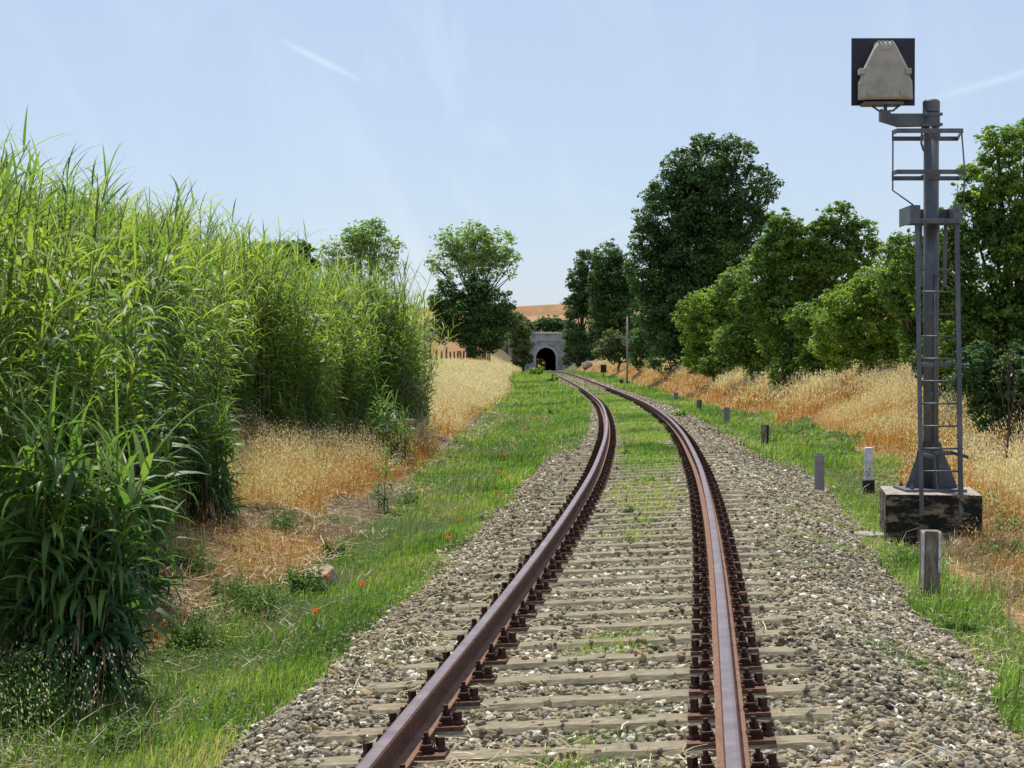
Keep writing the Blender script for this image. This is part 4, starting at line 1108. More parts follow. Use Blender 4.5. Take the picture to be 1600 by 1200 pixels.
    T('shrub', 'added dark foliage standing for the shadow at the right edge behind the foundation', 'bush', 28.5, 1570, [(1530, 590, 44), (1585, 600, 50), (1630, 610, 60), (1545, 645, 34), (1600, 655, 40), (1650, 640, 50), (1525, 560, 30)], T_DARK, 150, 24000, .075, .3, 'bushes on the right bank', 48, .06)  # dark foliage added to stand in for the shadow under the tree
    T('tree', 'leafy tree filling the gap behind the signal mast below its platform', 'tree', 44, 1425, [(1400, 395, 26), (1430, 420, 40), (1460, 400, 36), (1410, 460, 40), (1450, 480, 44), (1480, 520, 44), (1440, 540, 40), (1385, 430, 20)], T_MID, 200, 26000, .10, .3, None, 47, .1)
    T('shrub', 'dark thicket filling the gap behind the light green shrub', 'bush', 96, 1160, [(1130, 520, 30), (1170, 500, 40), (1200, 540, 44), (1150, 560, 34), (1100, 560, 28), (1235, 560, 30)], T_DARK, 160, 17000, .17, .35, 'bushes on the right bank', 41, .12)
    T('shrub', 'dark thicket under the right hand half of the great tree', 'bush', 128, 1030, [(1010, 530, 30), (1045, 560, 26), (1000, 560, 20), (1080, 560, 26), (1030, 500, 30)], T_DARK, 120, 12000, .22, .35, 'bushes on the right bank', 42, .12)
    T('shrub', 'green undergrowth beside the tunnel on its right', 'bush', 330, 900, [(892, 545, 12), (905, 555, 13), (888, 562, 10), (920, 560, 12), (900, 530, 14)], T_OLIVE, 90, 8000, .4, .35, 'bushes on the right bank', 43, .15)
    T('shrub', 'dark leaves standing for the shaded hollow under the large tree at the right edge', 'bush', 36, 1560, [(1500, 600, 50), (1560, 630, 56), (1620, 640, 60), (1530, 540, 50), (1600, 540, 60), (1470, 560, 40), (1540, 665, 34), (1600, 670, 40)], T_DARK, 190, 32000, .09, .3, 'bushes on the right bank', 44, .08)  # lowest lobes added in dark leaves to stand in for the tree's shade
    T('shrub', 'low green bush between the broad leafy tree and the yellow green one', 'bush', 55, 1290, [(1280, 560, 30), (1310, 570, 30), (1340, 575, 24), (1385, 580, 24), (1260, 500, 30)], T_MID, 120, 14000, .11, .35, 'bushes on the right bank', 45, .08)
    T('tree', 'dark shaded tree behind the yellow green bush, seen through the mast', 'tree', 66, 1440,
      [(1440, 420, 44), (1480, 470, 50), (1430, 500, 50), (1480, 560, 50), (1420, 560, 40), (1400, 500, 30), (1540, 520, 70), (1560, 600, 60), (1640, 560, 80)], T_DARK, 240, 26000, .14, .3, None, 40, .15)


make_trees()

# ------------------------------------------------------------------ tunnel
WALLM = None
def stone_mat(name, c0, c1, mort, bw=.62, bh=.34):
    m, t, N, L = node_mat(name)
    g = N('ShaderNodeTexCoord'); s = N('ShaderNodeSeparateXYZ'); L(g.outputs['Object'], s.inputs[0])
    cb = N('ShaderNodeCombineXYZ'); L(s.outputs[0], cb.inputs[0]); L(s.outputs[2], cb.inputs[1])
    b = N('ShaderNodeTexBrick'); b.inputs['Scale'].default_value = 1; b.inputs['Brick Width'].default_value = bw; b.inputs['Row Height'].default_value = bh; b.inputs['Mortar Size'].default_value = .02
    b.inputs['Color1'].default_value = (*c0, 1); b.inputs['Color2'].default_value = (*c1, 1); b.inputs['Mortar'].default_value = (*mort, 1)
    L(cb.outputs[0], b.inputs['Vector'])
    n = N('ShaderNodeTexNoise'); n.inputs['Scale'].default_value = .7; n.inputs['Detail'].default_value = 8; L(g.outputs['Object'], n.inputs['Vector'])
    r = ramp(N('ShaderNodeValToRGB'), [(.35, (.55, .55, .55)), (.65, (1.15, 1.12, 1.1))]); L(n.outputs[0], r.inputs[0])
    mx = N('ShaderNodeMix'); mx.data_type = 'RGBA'; mx.blend_type = 'MULTIPLY'; mx.inputs[0].default_value = 1; L(b.outputs[0], mx.inputs[6]); L(r.outputs[0], mx.inputs[7])
    bs = N('ShaderNodeBsdfPrincipled'); bs.inputs['Roughness'].default_value = .95; L(mx.outputs[2], bs.inputs['Base Color'])
    bp = N('ShaderNodeBump'); bp.inputs['Distance'].default_value = .03; bp.inputs['Strength'].default_value = .6; L(b.outputs['Fac'], bp.inputs['Height']); bp.invert = True; L(bp.outputs[0], bs.inputs['Normal'])
    o = N('ShaderNodeOutputMaterial'); L(bs.outputs[0], o.inputs[0]); return m


def arch(hw, spring, n=20):
    return [(-hw, 0)] + [(-hw * math.cos(math.pi * k / n), spring + hw * math.sin(math.pi * k / n) * 1.05) for k in range(n + 1)] + [(hw, 0)]


def make_tunnel():
    wm = stone_mat('portal_stone', (.42, .40, .41), (.52, .50, .505), (.26, .25, .25)); rm = solid_mat('arch_stone', [(.3, (.44, .42, .42)), (.7, (.58, .56, .55))], 2, .95)
    cm = solid_mat('coping_stone', [(.3, (.55, .52, .48)), (.7, (.70, .68, .63))], 2, .9); im = solid_mat('bore_brick', [(.3, (.05, .045, .04)), (.7, (.10, .09, .085))], 3, .95)
    for yy, sgn, lab in ((436.0, -1, 'grey stone railway tunnel portal with a round arch at the end of the line'), (806.0, 1, 'far mouth of the tunnel seen as a small bright arch')):
        xc, z0 = float(XC(yy)), float(RZ(yy)) - .3
        rt = empty('tunnel_portal', (xc, yy, z0), lab, 'tunnel')
        hw, spr, top, half = 2.5, 3.25, 9.35, 9.5
        ar = arch(hw, spr)
        mb = MB(); n = len(ar)
        # wall with the arch opening: strips between the arch and the outline
        outl = [(-half, 0)] + [(-half + 2 * half * k / (n - 3), top) for k in range(n - 2)] + [(half, 0)]
        y0, y1 = (-.5, .8) if sgn < 0 else (-.8, .5)
        vs = [(x, y0, z) for x, z in ar] + [(x, y0, z) for x, z in outl] + [(x, y1, z) for x, z in ar] + [(x, y1, z) for x, z in outl]
        fs = []
        for k in range(n - 1):
            fs += [(k, k + 1, n + k + 1, n + k), (2 * n + k + 1, 2 * n + k, 3 * n + k, 3 * n + k + 1), (k + 1, k, 2 * n + k, 2 * n + k + 1), (n + k, n + k + 1, 3 * n + k + 1, 3 * n + k)]
        mb.add(vs, fs); mb.build('wall', wm, rt)
        m2 = MB(); a2 = arch(hw + .55, spr)
        yf = y0 - .09 if sgn < 0 else y1 + .09; yb = y0 + .02 if sgn < 0 else y1 - .02
        vs = [(x * .999, yf, z) for x, z in ar] + [(x, yf, z) for x, z in a2] + [(x * .999, yb, z) for x, z in ar] + [(x, yb, z) for x, z in a2]
        m2.add(vs, [(k, k + 1, n + k + 1, n + k) for k in range(n - 1)] + [(n + k, n + k + 1, 3 * n + k + 1, 3 * n + k) for k in range(n - 1)])
        m2.build('arch_ring', rm, rt)
        m3 = MB(); m3.box(-half - .2, half + .2, y0 - .22, y1 + .22, top + .003, top + .38); m3.build('coping', cm, rt, bevel=.04)
        m4 = MB(); m4.box(-half, half, (y0 - .12) if sgn < 0 else y1 - .01, (y0 + .01) if sgn < 0 else y1 + .12, top - 1.75, top - 1.45); m4.build('string_course', rm, rt, bevel=.03)
        if sgn < 0:
            ys = np.linspace(436.4, 805.8, 14); V = []; 
            for q in ys:
                for x, z in ar: V.append((float(XC(q)) + x, q, float(RZ(q)) - .3 + z))
            Fq = []
            for i in range(13):
                for k in range(n - 1): Fq.append((i * n + k, i * n + k + 1, (i + 1) * n + k + 1, (i + 1) * n + k))
                Fq.append((i * n + n - 1, i * n, (i + 1) * n, (i + 1) * n + n - 1))
            b = MB(); b.add(V, Fq); b.build('bore', im, rt, origin=(xc, yy, z0))


make_tunnel()

# ------------------------------------------------------------------ signal on its mast
def make_signal():
    D = 19.9
    base = P(1457, 850, 19.85); base.z = float(TZ(base.x, base.y)) - .02
    rt = empty('railway_signal', base, 'grey steel signal mast with ladder and a black square signal head seen from behind', 'railway signal')
    def B(mb, name, mat, bevel=.003, smooth=False, parent=rt, segs=2):
        return mb.build(name, mat, parent, origin=base, bevel=bevel, smooth=smooth, segs=segs)
    def X(px, d=D): return (px - 800) * d / F
    def Z(py, d=D): return CZ + (HY - py) * d / F
    # foundation block
    f = MB(); x0, x1 = X(1386, 19.25), X(1534, 19.25); zt = Z(773, 19.25)
    ca_, sa_ = math.cos(R(-9)), math.sin(R(-9)); xm = (x0 + x1) / 2; hw_ = (x1 - x0) / 2
    cor = [(-hw_, 0), (hw_, 0), (hw_, 1.25), (-hw_, 1.25)]
    cor = [(xm + a * ca_ - b * sa_, 19.25 + a * sa_ + b * ca_) for a, b in cor]
    f.add([(a, b, z) for z in (zt - 1.1, zt) for a, b in cor], [(0, 3, 2, 1), (4, 5, 6, 7), (0, 1, 5, 4), (1, 2, 6, 5), (2, 3, 7, 6), (3, 0, 4, 7)])
    fo = B(f, 'foundation', PLINTH, .02)
    # mast
    mx = X(1455); m = MB(); r_ = .087
    m.tube([(mx, D, zt + .03), (mx - .01, D, Z(172))], r_, 28); mo = B(m, 'mast', GALV, 0, True)
    c = MB(); c.tube([(mx - .01, D, Z(176)), (mx - .01, D, Z(160)), (mx - .01, D, Z(157))], [.098, .098, .08], 24); B(c, 'mast_cap', GALV, .004)
    cb = MB()
    cb.tube([(mx + .02, D - r_ - .012, zt + .05), (mx + .015, D - r_ - .012, Z(430))], .012, 8)
    B(cb, 'conduit', GALV, 0, True); cb = MB()
    cb.tube([(mx - .03, D - .02, Z(244)), (mx - .11, D - .05, Z(236)), (mx - .135, D - .05, Z(225)), (mx - .12, D - .03, Z(200))], .013, 8); B(cb, 'cable', GALV, 0, True)
    # base plate and gussets
    b = MB(); b.box(X(1406), X(1500), D - .34, D + .34, zt + .002, zt + .03)
    zg = zt + .03
    gx0, gx1 = X(1415), X(1497)
    b.prism([(gx0, zg), (mx - r_ + .01, zg), (mx - r_ + .01, Z(690)), (mx - r_ - .02, Z(690)), (mx - r_ - .06, Z(706))], D - .008, D + .008)
    b.prism([(gx1, zg), (mx + r_ - .01, zg), (mx + r_ - .01, Z(690)), (mx + r_ + .02, Z(690)), (mx + r_ + .06, Z(706))][::-1], D - .008, D + .008)
    for sy in (-1, 1):
        yy = D + sy * .33; vs = [(mx, yy, zg), (mx, D + sy * (r_ - .01), zg), (mx, D + sy * (r_ - .01), Z(690)), (mx, D + sy * (r_ + .03), Z(695))]
        b.add([(v[0] - .008, v[1], v[2]) for v in vs] + [(v[0] + .008, v[1], v[2]) for v in vs], [(0, 1, 2, 3), (7, 6, 5, 4), (0, 4, 5, 1), (1, 5, 6, 2), (2, 6, 7, 3), (3, 7, 4, 0)])
    B(b, 'base_plate', GALV, .003)
    for sx, sy in ((-.28, -.28), (.28, -.28), (-.28, .28), (.28, .28)):
        q = MB(); q.tube([(mx + sx, D + sy, zt + .03), (mx + sx, D + sy, zt + .055)], .024, 6); q.tube([(mx + sx, D + sy, zt + .05), (mx + sx, D + sy, zt + .085)], .012, 8); B(q, 'anchor_bolt', GALV, 0)
    # ladder
    lad = empty('ladder', (0, 0, 0), None, None); lad.parent = rt
    st = [((X(1441, 19.2), 19.2, Z(806, 19.2)), (X(1432, 19.5), 19.5, Z(350, 19.5))), ((X(1503, 19.2), 19.2, Z(806, 19.2)), (X(1494, 19.5), 19.5, Z(322, 19.5)))]
    for p0, p1 in st:
        s = MB(); s.bar(p0, p1, .05, .014, up=(0, 1, 0)); s.bar((p0[0] + (.02 if p0 == st[0][0] else -.02), p0[1] + .02, p0[2]), (p1[0] + (.02 if p0 == st[0][0] else -.02), p1[1] + .02, p1[2]), .006, .04, up=(0, 1, 0)); B(s, 'stile', GALV, .002, parent=lad)
    for k in range(10):
        py = 736 - 35.1 * k; z = Z(py, 19.3); t = (z - st[0][0][2]) / (st[0][1][2] - st[0][0][2]); y = 19.2 + .3 * t + .01
        xa = st[0][0][0] + (st[0][1][0] - st[0][0][0]) * t; xb = st[1][0][0] + (st[1][1][0] - st[1][0][0]) * t
        s = MB(); s.tube([(xa, y, z), (xb, y, z)], .0105, 8); B(s, 'rung', GALV, 0, True, parent=lad)
    for py, w0, w1 in ((707, 1429, 1497), (569, 1431, 1497)):
        z = Z(py); t = (z - st[0][0][2]) / (st[0][1][2] - st[0][0][2]); y = 19.2 + .3 * t
        s = MB(); s.bar((X(w0), D - r_ - .03, z), (X(w1 - 12), D - r_ - .03, z), .012, .05, up=(0, 0, 1))
        for xx in (X(w0) + .02, X(w1 - 12)): s.bar((xx, D - r_ - .03, z), (xx + .05, y + .03, z - .02), .01, .04)
        s.tube([(mx, D, z - .03), (mx, D, z + .03)], r_ + .008, 24); B(s, 'stand_off_bracket', GALV, .002, parent=lad)
    for s_ in (-1, 1):
        s = MB(); s.bar((mx + s_ * (r_ + .06), D - .05, Z(350)), (mx + s_ * (r_ + .05), D - .05, Z(448)), .045, .008, up=(0, 1, 0)); B(s, 'side_stay', GALV, .002)
    for j, (px, py) in enumerate(((1424, 328), (1424, 345), (1495, 328), (1495, 345), (1440, 346), (1478, 346))):
        q = MB(); q.tube([(X(px, 19.42), 19.418, Z(py, 19.42)), (X(px, 19.42), 19.405, Z(py, 19.42))], .013, 6); B(q, 'platform_bolt', GALV, 0)
    for py in (430, 615):
        q = MB(); q.tube([(mx, D, Z(py) - .02), (mx, D, Z(py) + .02)], r_ + .004, 24); q.box(mx + r_, mx + r_ + .03, D - .012, D + .012, Z(py) - .018, Z(py) + .018); B(q, 'mast_band', GALV, 0)
    # working platform
    pf = MB(); zt1, zt0 = Z(322, 19.55), Z(350, 19.5)
    xa, xb = X(1420, 19.5), X(1499, 19.5)
    pf.box(xa, xa + .012, 19.45, D + .12, zt0, zt1); pf.box(xb - .012, xb, 19.45, D + .12, zt0, zt1)
    pf.box(xa, xa + .11, 19.436, 19.45, zt0, zt1); pf.box(xb - .09, xb, 19.436, 19.45, zt0, zt1)
    pf.box(xa, xb, 19.42, 19.434, zt0, zt0 + .055); pf.box(xa + .012, xb - .012, D + .09, D + .10, zt0 + .02, zt1)
    pf.box(xa + .012, xb - .012, 19.46, D - r_ - .002, zt0 + .03, zt0 + .042)
    B(pf, 'platform', GALV, .003)
    # safety hoops
    for k, (py, l, rr_) in enumerate(((205, 1401, 1503), (269, 1401, 1506))):
        z = Z(py, 19.45); a = [(X(l, 19.45), 19.45), (X(rr_, 19.45), 19.45), (X(rr_ - 3, 19.6) , 19.62), (X(rr_ - 8, 20.15), 20.15), (X(1393, 20.15), 20.15), (X(1393, 19.62), 19.62)]
        h = MB()
        for i in range(len(a)):
            p, q = a[i], a[(i + 1) % len(a)]
            h.bar((p[0], p[1], z), (q[0], q[1], z), .012, .052)
        h.bar((mx - .1, D + .09, z), (mx + .1, D + .09, z), .01, .05)
        for s_ in (-1, 1):
            h.bar((mx + s_ * .06, D + .05, z), (mx + s_ * .10, 20.15, z), .01, .045); 
        h.tube([(mx, D, z - .05), (mx, D, z + .05)], r_ + .007, 24)
        B(h, 'safety_hoop', GALV, .002)
    rd = MB(); xl = X(1394, 19.62); yl = 19.62; xr = X(1501, 19.62)
    rd.tube([(xl, yl, Z(206, yl)), (xl, yl, Z(298, yl)), (X(1423, yl), yl - .1, Z(322, yl))], .009, 8); B(rd, 'guard_rod', GALV, 0, True)
    rd = MB(); rd.tube([(xr, yl, Z(206, yl)), (X(1506, yl), yl, Z(266, yl)), (X(1501, yl), yl - .1, Z(324, yl))], .009, 8); B(rd, 'guard_rod', GALV, 0, True)
    # bracket arm
    ar = MB(); y0, y1 = D - .05, D + .05
    ar.prism([(X(1373), Z(174)), (X(1373), Z(190)), (X(1402), Z(199)), (mx - .03, Z(198)), (mx - .03, Z(179)), (X(1390), Z(179)), (X(1386), Z(174))], y0, y1)
    ar.tube([(mx - .01, D, Z(200)), (mx - .01, D, Z(178))], r_ + .012, 24)
    for py in (181, 197): ar.box(X(1437), X(1468), D - .105, D - .085, Z(py) - .018, Z(py) + .018)
    B(ar, 'bracket_arm', GALV, .003)
    # signal head: square board, rear housing
    yb = D + .12; bb = MB(); bb.box(X(1329, yb), X(1428, yb), yb, yb + .012, Z(166, yb), Z(61, yb)); B(bb, 'backboard', DARKSTEEL, .002)
    yh = D - .16
    def ring(y, sh):
        pl = [(1370, 66), (1395, 66), (1400, 74), (1417, 106), (1418, 116), (1424, 128), (1425, 157), (1339, 158), (1339, 132), (1345, 116), (1348, 106), (1364, 74)]
        cx, cy_ = 1382, 118
        return [(X(cx + (px - cx) * sh, y), y, Z(cy_ + (py - cy_) * sh, y)) for px, py in pl]
    hs = MB(); a, b2, c3 = ring(yb - .002, 1.0), ring(yh + .03, .97), ring(yh, .88); n = len(a)
    vs = a + b2 + c3; fs = [(k + n * j, (k + 1) % n + n * j, (k + 1) % n + n * (j + 1), k + n * (j + 1)) for j in range(2) for k in range(n)] + [tuple(range(2 * n, 3 * n))]
    hs.add(vs, [f_[::-1] for f_ in fs]); hso = B(hs, 'rear_housing', BEIGE, .012, segs=3)
    lt = MB()
    for px, py, w_ in ((1346, 112, 9), (1418, 112, 9), (1360, 146, 12), (1410, 146, 10)):
        lt.box(X(px - w_ / 2, yh), X(px + w_ / 2, yh), yh - .018, yh + .1, Z(py + 5, yh), Z(py - 4, yh))
    for px in (1373, 1379, 1386, 1393): lt.box(X(px - 2, yh), X(px + 2, yh), yh + .02, yb, Z(71, yh), Z(64, yh))
    lt.box(X(1374, yh), X(1390, yh), yh - .01, yh + .02, Z(79, yh), Z(75, yh))
    B(lt, 'latch', BEIGE, .006)
    hd = MB(); 
    hd.tube([(X(1382, yb), yb + .012, Z(112)), (X(1382, yb), yb + .16, Z(112))], [.15, .15], 28, cap=True); B(hd, 'lamp_hood', DARKSTEEL, 0, True)
    br = MB(); br.box(X(1350, yh), X(1412, yh), yh + .04, yb - .01, Z(163, yh), Z(158.5, yh))
    br.tube([(X(1356), D, Z(163)), (X(1372), D, Z(174)), (X(1378), D, Z(172))], .012, 8); br.tube([(X(1408), D, Z(162)), (X(1394), D, Z(174)), (X(1388), D, Z(174))], .012, 8)
    br.tube([(X(1382), D, Z(158)), (X(1382), D, Z(178))], .022, 10); B(br, 'head_bracket', GALV, .002)


make_signal()

# ------------------------------------------------------------------ posts, pole, sign
WHITEP = solid_mat('worn_white_paint', [(.36, (.20, .15, .12)), (.46, (.50, .49, .48)), (.6, (.74, .74, .75))], 9, .8, 0, .4, dist=.003)
GREYC = solid_mat('grey_concrete', [(.3, (.17, .16, .16)), (.6, (.28, .27, .275)), (.8, (.38, .37, .37))], 10, .95, 0, .6, dist=.004)
BROWNC = solid_mat('brown_stained_concrete', [(.3, (.07, .05, .035)), (.5, (.19, .15, .11)), (.7, (.32, .29, .25))], 8, .95, 0, .7, dist=.006, stretch=(2, 2, .6))
BLACK = solid_mat('black_paint_and_shade', [(.4, (.012, .011, .010)), (.7, (.045, .035, .025))], 12, .8, 0, .6)  # also colours the strips that paint shade on the brown posts
WOOD = solid_mat('stake_wood', [(.3, (.10, .05, .025)), (.7, (.24, .13, .07))], 6, .95, 0, .5, stretch=(3, 3, .5))


def post(px, pyb, pyt, wpx, label, style, tilt=0.0):
    p = G(px, pyb); ppm = F / p.y; h = (pyb - pyt) / ppm; w_ = wpx / ppm
    rt = empty('marker_post', p, label, 'post', 'short posts beside the track')
    rt.rotation_euler = (0, tilt, -.08)
    c = w_ * .22
    def col(z0, z1, s=1.0, a=w_ / 2):
        a = a * s; cc = c * s
        pl = [(-a + cc, -a), (a - cc, -a), (a, -a + cc), (a, a - cc), (a - cc, a), (-a + cc, a), (-a, a - cc), (-a, -a + cc)]
        return [(x, y, z0) for x, y in pl] + [(x, y, z1) for x, y in pl]
    def colm(mb, z0, z1, s=1.0):
        mb.add(col(z0, z1, s), [tuple(range(8))[::-1], tuple(range(8, 16))] + [(k, (k + 1) % 8, (k + 1) % 8 + 8, k + 8) for k in range(8)])
    if style == 'white':
        m = MB(); colm(m, h * .30, h * .985, 1.0); o = m.build('shaft', WHITEP, rt, bevel=.006)
        m = MB(); colm(m, -.15, h * .30, 1.4); m.build('base', BLACK, rt, bevel=.01)
        m = MB(); colm(m, h * .985, h, .93); m.build('cap', solid_mat('white_cap', [(.3, (.78, .78, .76)), (.7, (.85, .85, .84))], 5, .6), rt, bevel=.004)
        m = MB(); m.tube([(.01, -w_ / 2 - .002, h * .55), (.01, -w_ / 2 + .01, h * .55)], .012, 10); m.build('bolt_hole', BLACK, rt)
    elif style == 'near':
        m = MB(); colm(m, -.2, h, 1.0); m.build('shaft', BROWNC, rt, bevel=.008)
        for sx in (-1, 1):
            m = MB(); a = w_ / 2
            m.box(sx * (a - .012) - .013, sx * (a - .012) + .013, -a - .007, -a + c * .6, h * (.12 if sx < 0 else .35), h - .004); o = m.build('painted_edge', WHITEP, rt, bevel=.008)
    else:
        m = MB(); colm(m, -.2, h, 1.0); m.build('shaft', GREYC if style == 'grey' else BROWNC, rt, bevel=.006)
        m = MB(); a = w_ / 2; m.box(a * .62, a + .012, -a - .01, -a * .2, h * .2, h * .97) if style != 'grey' else m.tube([(0, 0, h - .002), (0, 0, h + .012)], a * .8, 12)
        m.build('shade_strip' if style != 'grey' else 'cap', BLACK, rt, bevel=.004)  # on brown posts the black strip paints the shaded right side
    return rt


post(1452, 930, 829, 30, 'stubby brown stained concrete post with worn white edges in front of the signal base', 'near', .01)
post(1280, 768, 711, 15, 'plain grey post with a dark cap just left of the white topped one', 'grey', 0)
post(1357, 773, 700, 13, 'white painted square post with a black base, left of the signal base', 'white', 0)
post(1194, 700, 663, 11, 'brown grey post with shade painted on its right edge, at the shadow on the bank', 'brown', .02)
post(1135, 663, 637, 9, 'small grey post between the shadow post and the farther pair', 'grey', 0)
post(1092, 643, 625, 7, 'tiny post with shade painted on one edge further along the right verge', 'brown', 0)
post(1056, 628, 614, 7, 'tiny pale grey post, farthest of the row on the right verge', 'grey', 0)

# flat stone slab beside the foundation
p = G(1362, 838); m = MB(); m.box(-.22, .22, -.16, .16, -.05, .035); o = m.build('stone_slab', CONC, origin=None, bevel=.02); o.location = p; o.rotation_euler = (.05, .04, .5)
props(o, 'flat pale stone slab in the grass left of the signal foundation', 'stone slab')

# tall pole with a small box
p = G(980, 603); k = p.y / F
rt = empty('pole', p, 'tall thin grey pole standing on the right verge before the dark trees', 'pole')
h = (603 - 495) * k
m = MB(); m.tube([(0, 0, -.2), (0, 0, h)], [.075, .06], 12); m.build('shaft', solid_mat('pole_steel', [(.3, (.17, .17, .18)), (.7, (.30, .30, .32))], 4, .7), rt, smooth=True)
m = MB(); m.tube([(0, 0, h), (0, 0, h + .06)], [.07, .03], 12); m.build('cap', GALV, rt)
m = MB(); m.box(-.11, .11, -.11, .11, -.1, .28); m.build('footing', BLACK, rt, bevel=.02)
p = G(971, 603); rt = empty('cable_box', p, 'small dark brown box on the ground left of the tall pole', 'cable box')
m = MB(); m.box(-.13, .13, -.12, .12, -.05, .38); m.build('body', RUST_DARK, rt, bevel=.01); m = MB(); m.box(-.15, .15, -.14, .14, .383, .42); m.build('lid', PLATE, rt, bevel=.01)

# square dark board on a stake
p = G(943, 592); k = p.y / F; rt = empty('track_sign', p, 'small square dark brown board on a thin stake beside the far track', 'sign')
m = MB(); m.bar((0, .03, -.2), (0, .03, (592 - 572) * k), .06, .04); m.build('stake', GALV, rt)
m = MB(); m.box(-4.6 * k, 4.6 * k, -.02, 0, (592 - 582) * k, (592 - 570) * k); m.build('board', solid_mat('sign_brown', [(.3, (.035, .014, .010)), (.7, (.07, .03, .02))], 4, .8), rt, bevel=.01)
m = MB(); m.box(-4.2 * k, 4.2 * k, -.03, -.0215, (592 - 581.5) * k, (592 - 570.6) * k); m.build('face', BLACK, rt)

# ------------------------------------------------------------------ stake fence on the left bank
def make_fence():
    r = random.Random(8)
    xs = [645, 657, 666, 673, 682, 690, 697, 704, 710, 715, 720, 724, 729.5, 733, 736.5, 740, 743.5, 747, 750, 753, 756, 759, 762, 765]
    root = None; tops = []
    for i, px in enumerate(xs):
        d = 1 / (1 / 128 + (1 / 250 - 1 / 128) * ((px - 645) / 120.0))
        x = (px - 800) * d / F; z = float(TZ(x, d))
        if root is None:
            root = empty('stake_fence', (x, d, z), 'old fence of brown upright wooden stakes on top of the pale grass bank', 'fence'); base = Vector((x, d, z))
        ht = max(.7, CZ + (HY - 548 + (7 if px == 697 else 0)) * d / F - z + r.uniform(-.12, .08))
        m = MB(); lx = r.uniform(-.06, .06); w0 = .095 if px < 712 else .12
        m.tube([(x, d, z - .3), (x + lx * .5, d, z + ht * .6), (x + lx, d, z + ht), (x + lx, d, z + ht + .06)], [w0, w0 * .95, w0 * .9, w0 * .35], 7)
        m.build('stake', WOOD, root, origin=base); tops.append((x + lx * .8, d, z + ht * .8))
    for dz in (0, -.5):
        m = MB(); m.tube([(a, b - .11, c + dz) for a, b, c in tops], .008, 4); m.build('wire', GALV, root, origin=base)


make_fence()

# ------------------------------------------------------------------ poppies, weeds, rocks
POPPY = leaf_mat('poppy_petal', [(.62, .035, .01), (.78, .09, .02)], .4, .6, .2, 0, tcol=1.2)
STEMM = leaf_mat('poppy_stem', [(.05, .10, .03), (.08, .14, .04)], .2, .6, .2, 0)
rg = random.Random(77)


def poppy(px, py, lab, tall=.14, size=.034):
    pt = P(px, py, 10)
    # step forward until the flower sits `tall` above the ground
    d = 8.0
    while d < 400:
        q = P(px, py, d)
        if q.z - float(TZ(q.x, q.y)) <= tall: break
        d *= 1.003
    base = Vector((q.x, q.y, float(TZ(q.x, q.y)))); hh = max(.08, q.z - base.z); size = size * (1 + max(0, q.y - 25) / 60)
    rt = empty('poppy', base, lab, 'poppy', 'red poppies in the grass', rz=rg.uniform(0, 6))
    m = MB(); m.tube([(0, 0, 0), (.01, 0, hh * .6), (0, 0, hh)], [.003, .0025, .002], 5); o = m.build('stem', STEMM, rt)
    m = MB(); m.tube([(0, 0, hh), (0, 0, hh + size * .35)], [size * .18, size * .12], 8); m.build('seed_head', BLACK, rt)
    for k in range(4):
        m = MB(); a = k * math.pi / 2 + rg.uniform(-.2, .2); n = 5; vs = [(0, 0, hh)]
        for j in range(n):
            b = a + (j / (n - 1) - .5) * 1.7; rr = size * (1.0 + .12 * math.sin(j * 2.3)); vs.append((math.cos(b) * rr * .6, math.sin(b) * rr * .6, hh + size * .45))
        for j in range(n):
            b = a + (j / (n - 1) - .5) * 1.6; rr = size * 1.05; vs.append((math.cos(b) * rr, math.sin(b) * rr, hh + size * (.75 + .1 * (j % 2))))
        fs = [(0, j + 1, j + 2) for j in range(n - 1)] + [(j + 1, j + 1 + n, j + 2 + n, j + 2) for j in range(n - 1)]
        m.add(vs, fs); o = m.build('petal', POPPY, rt, smooth=True)
        a_ = o.data.attributes.new('tint', 'FLOAT', 'POINT'); a_.data.foreach_set('value', [rg.random()] * len(vs))


for px, py, lab in ((788, 712, 'red poppy in the left verge level with the bend, right of another'), (780, 738, 'red poppy low in the left verge just nearer than the pair at the bend'), (717, 815, 'lone red poppy midway along the left verge'),
                    (840, 652, 'orange red poppy beside the bright yellow green weed'), (806, 694, 'small far poppy just beyond the bend'), (775, 770, 'faint poppy between the lone one and the bend'),
                    (566, 915, 'orange red poppy right of the tan rock at the edge of the ballast'), (510, 903, 'dark red poppy bloom in front of the tan rock'), (493, 957, 'bright orange red poppy nearest the camera'),
                    (1257, 697, 'orange poppy in the right verge left of the plain grey post'), (852, 603, 'tiny far poppy by the yellow green bush near the tunnel'), (842, 606, 'tiny far orange poppy just left of another near the tunnel'),
                    (818, 672, 'poppy left of the yellow green weed'), (700, 842, 'poppy just nearer than the lone one in the verge')):
    poppy(px, py, lab)


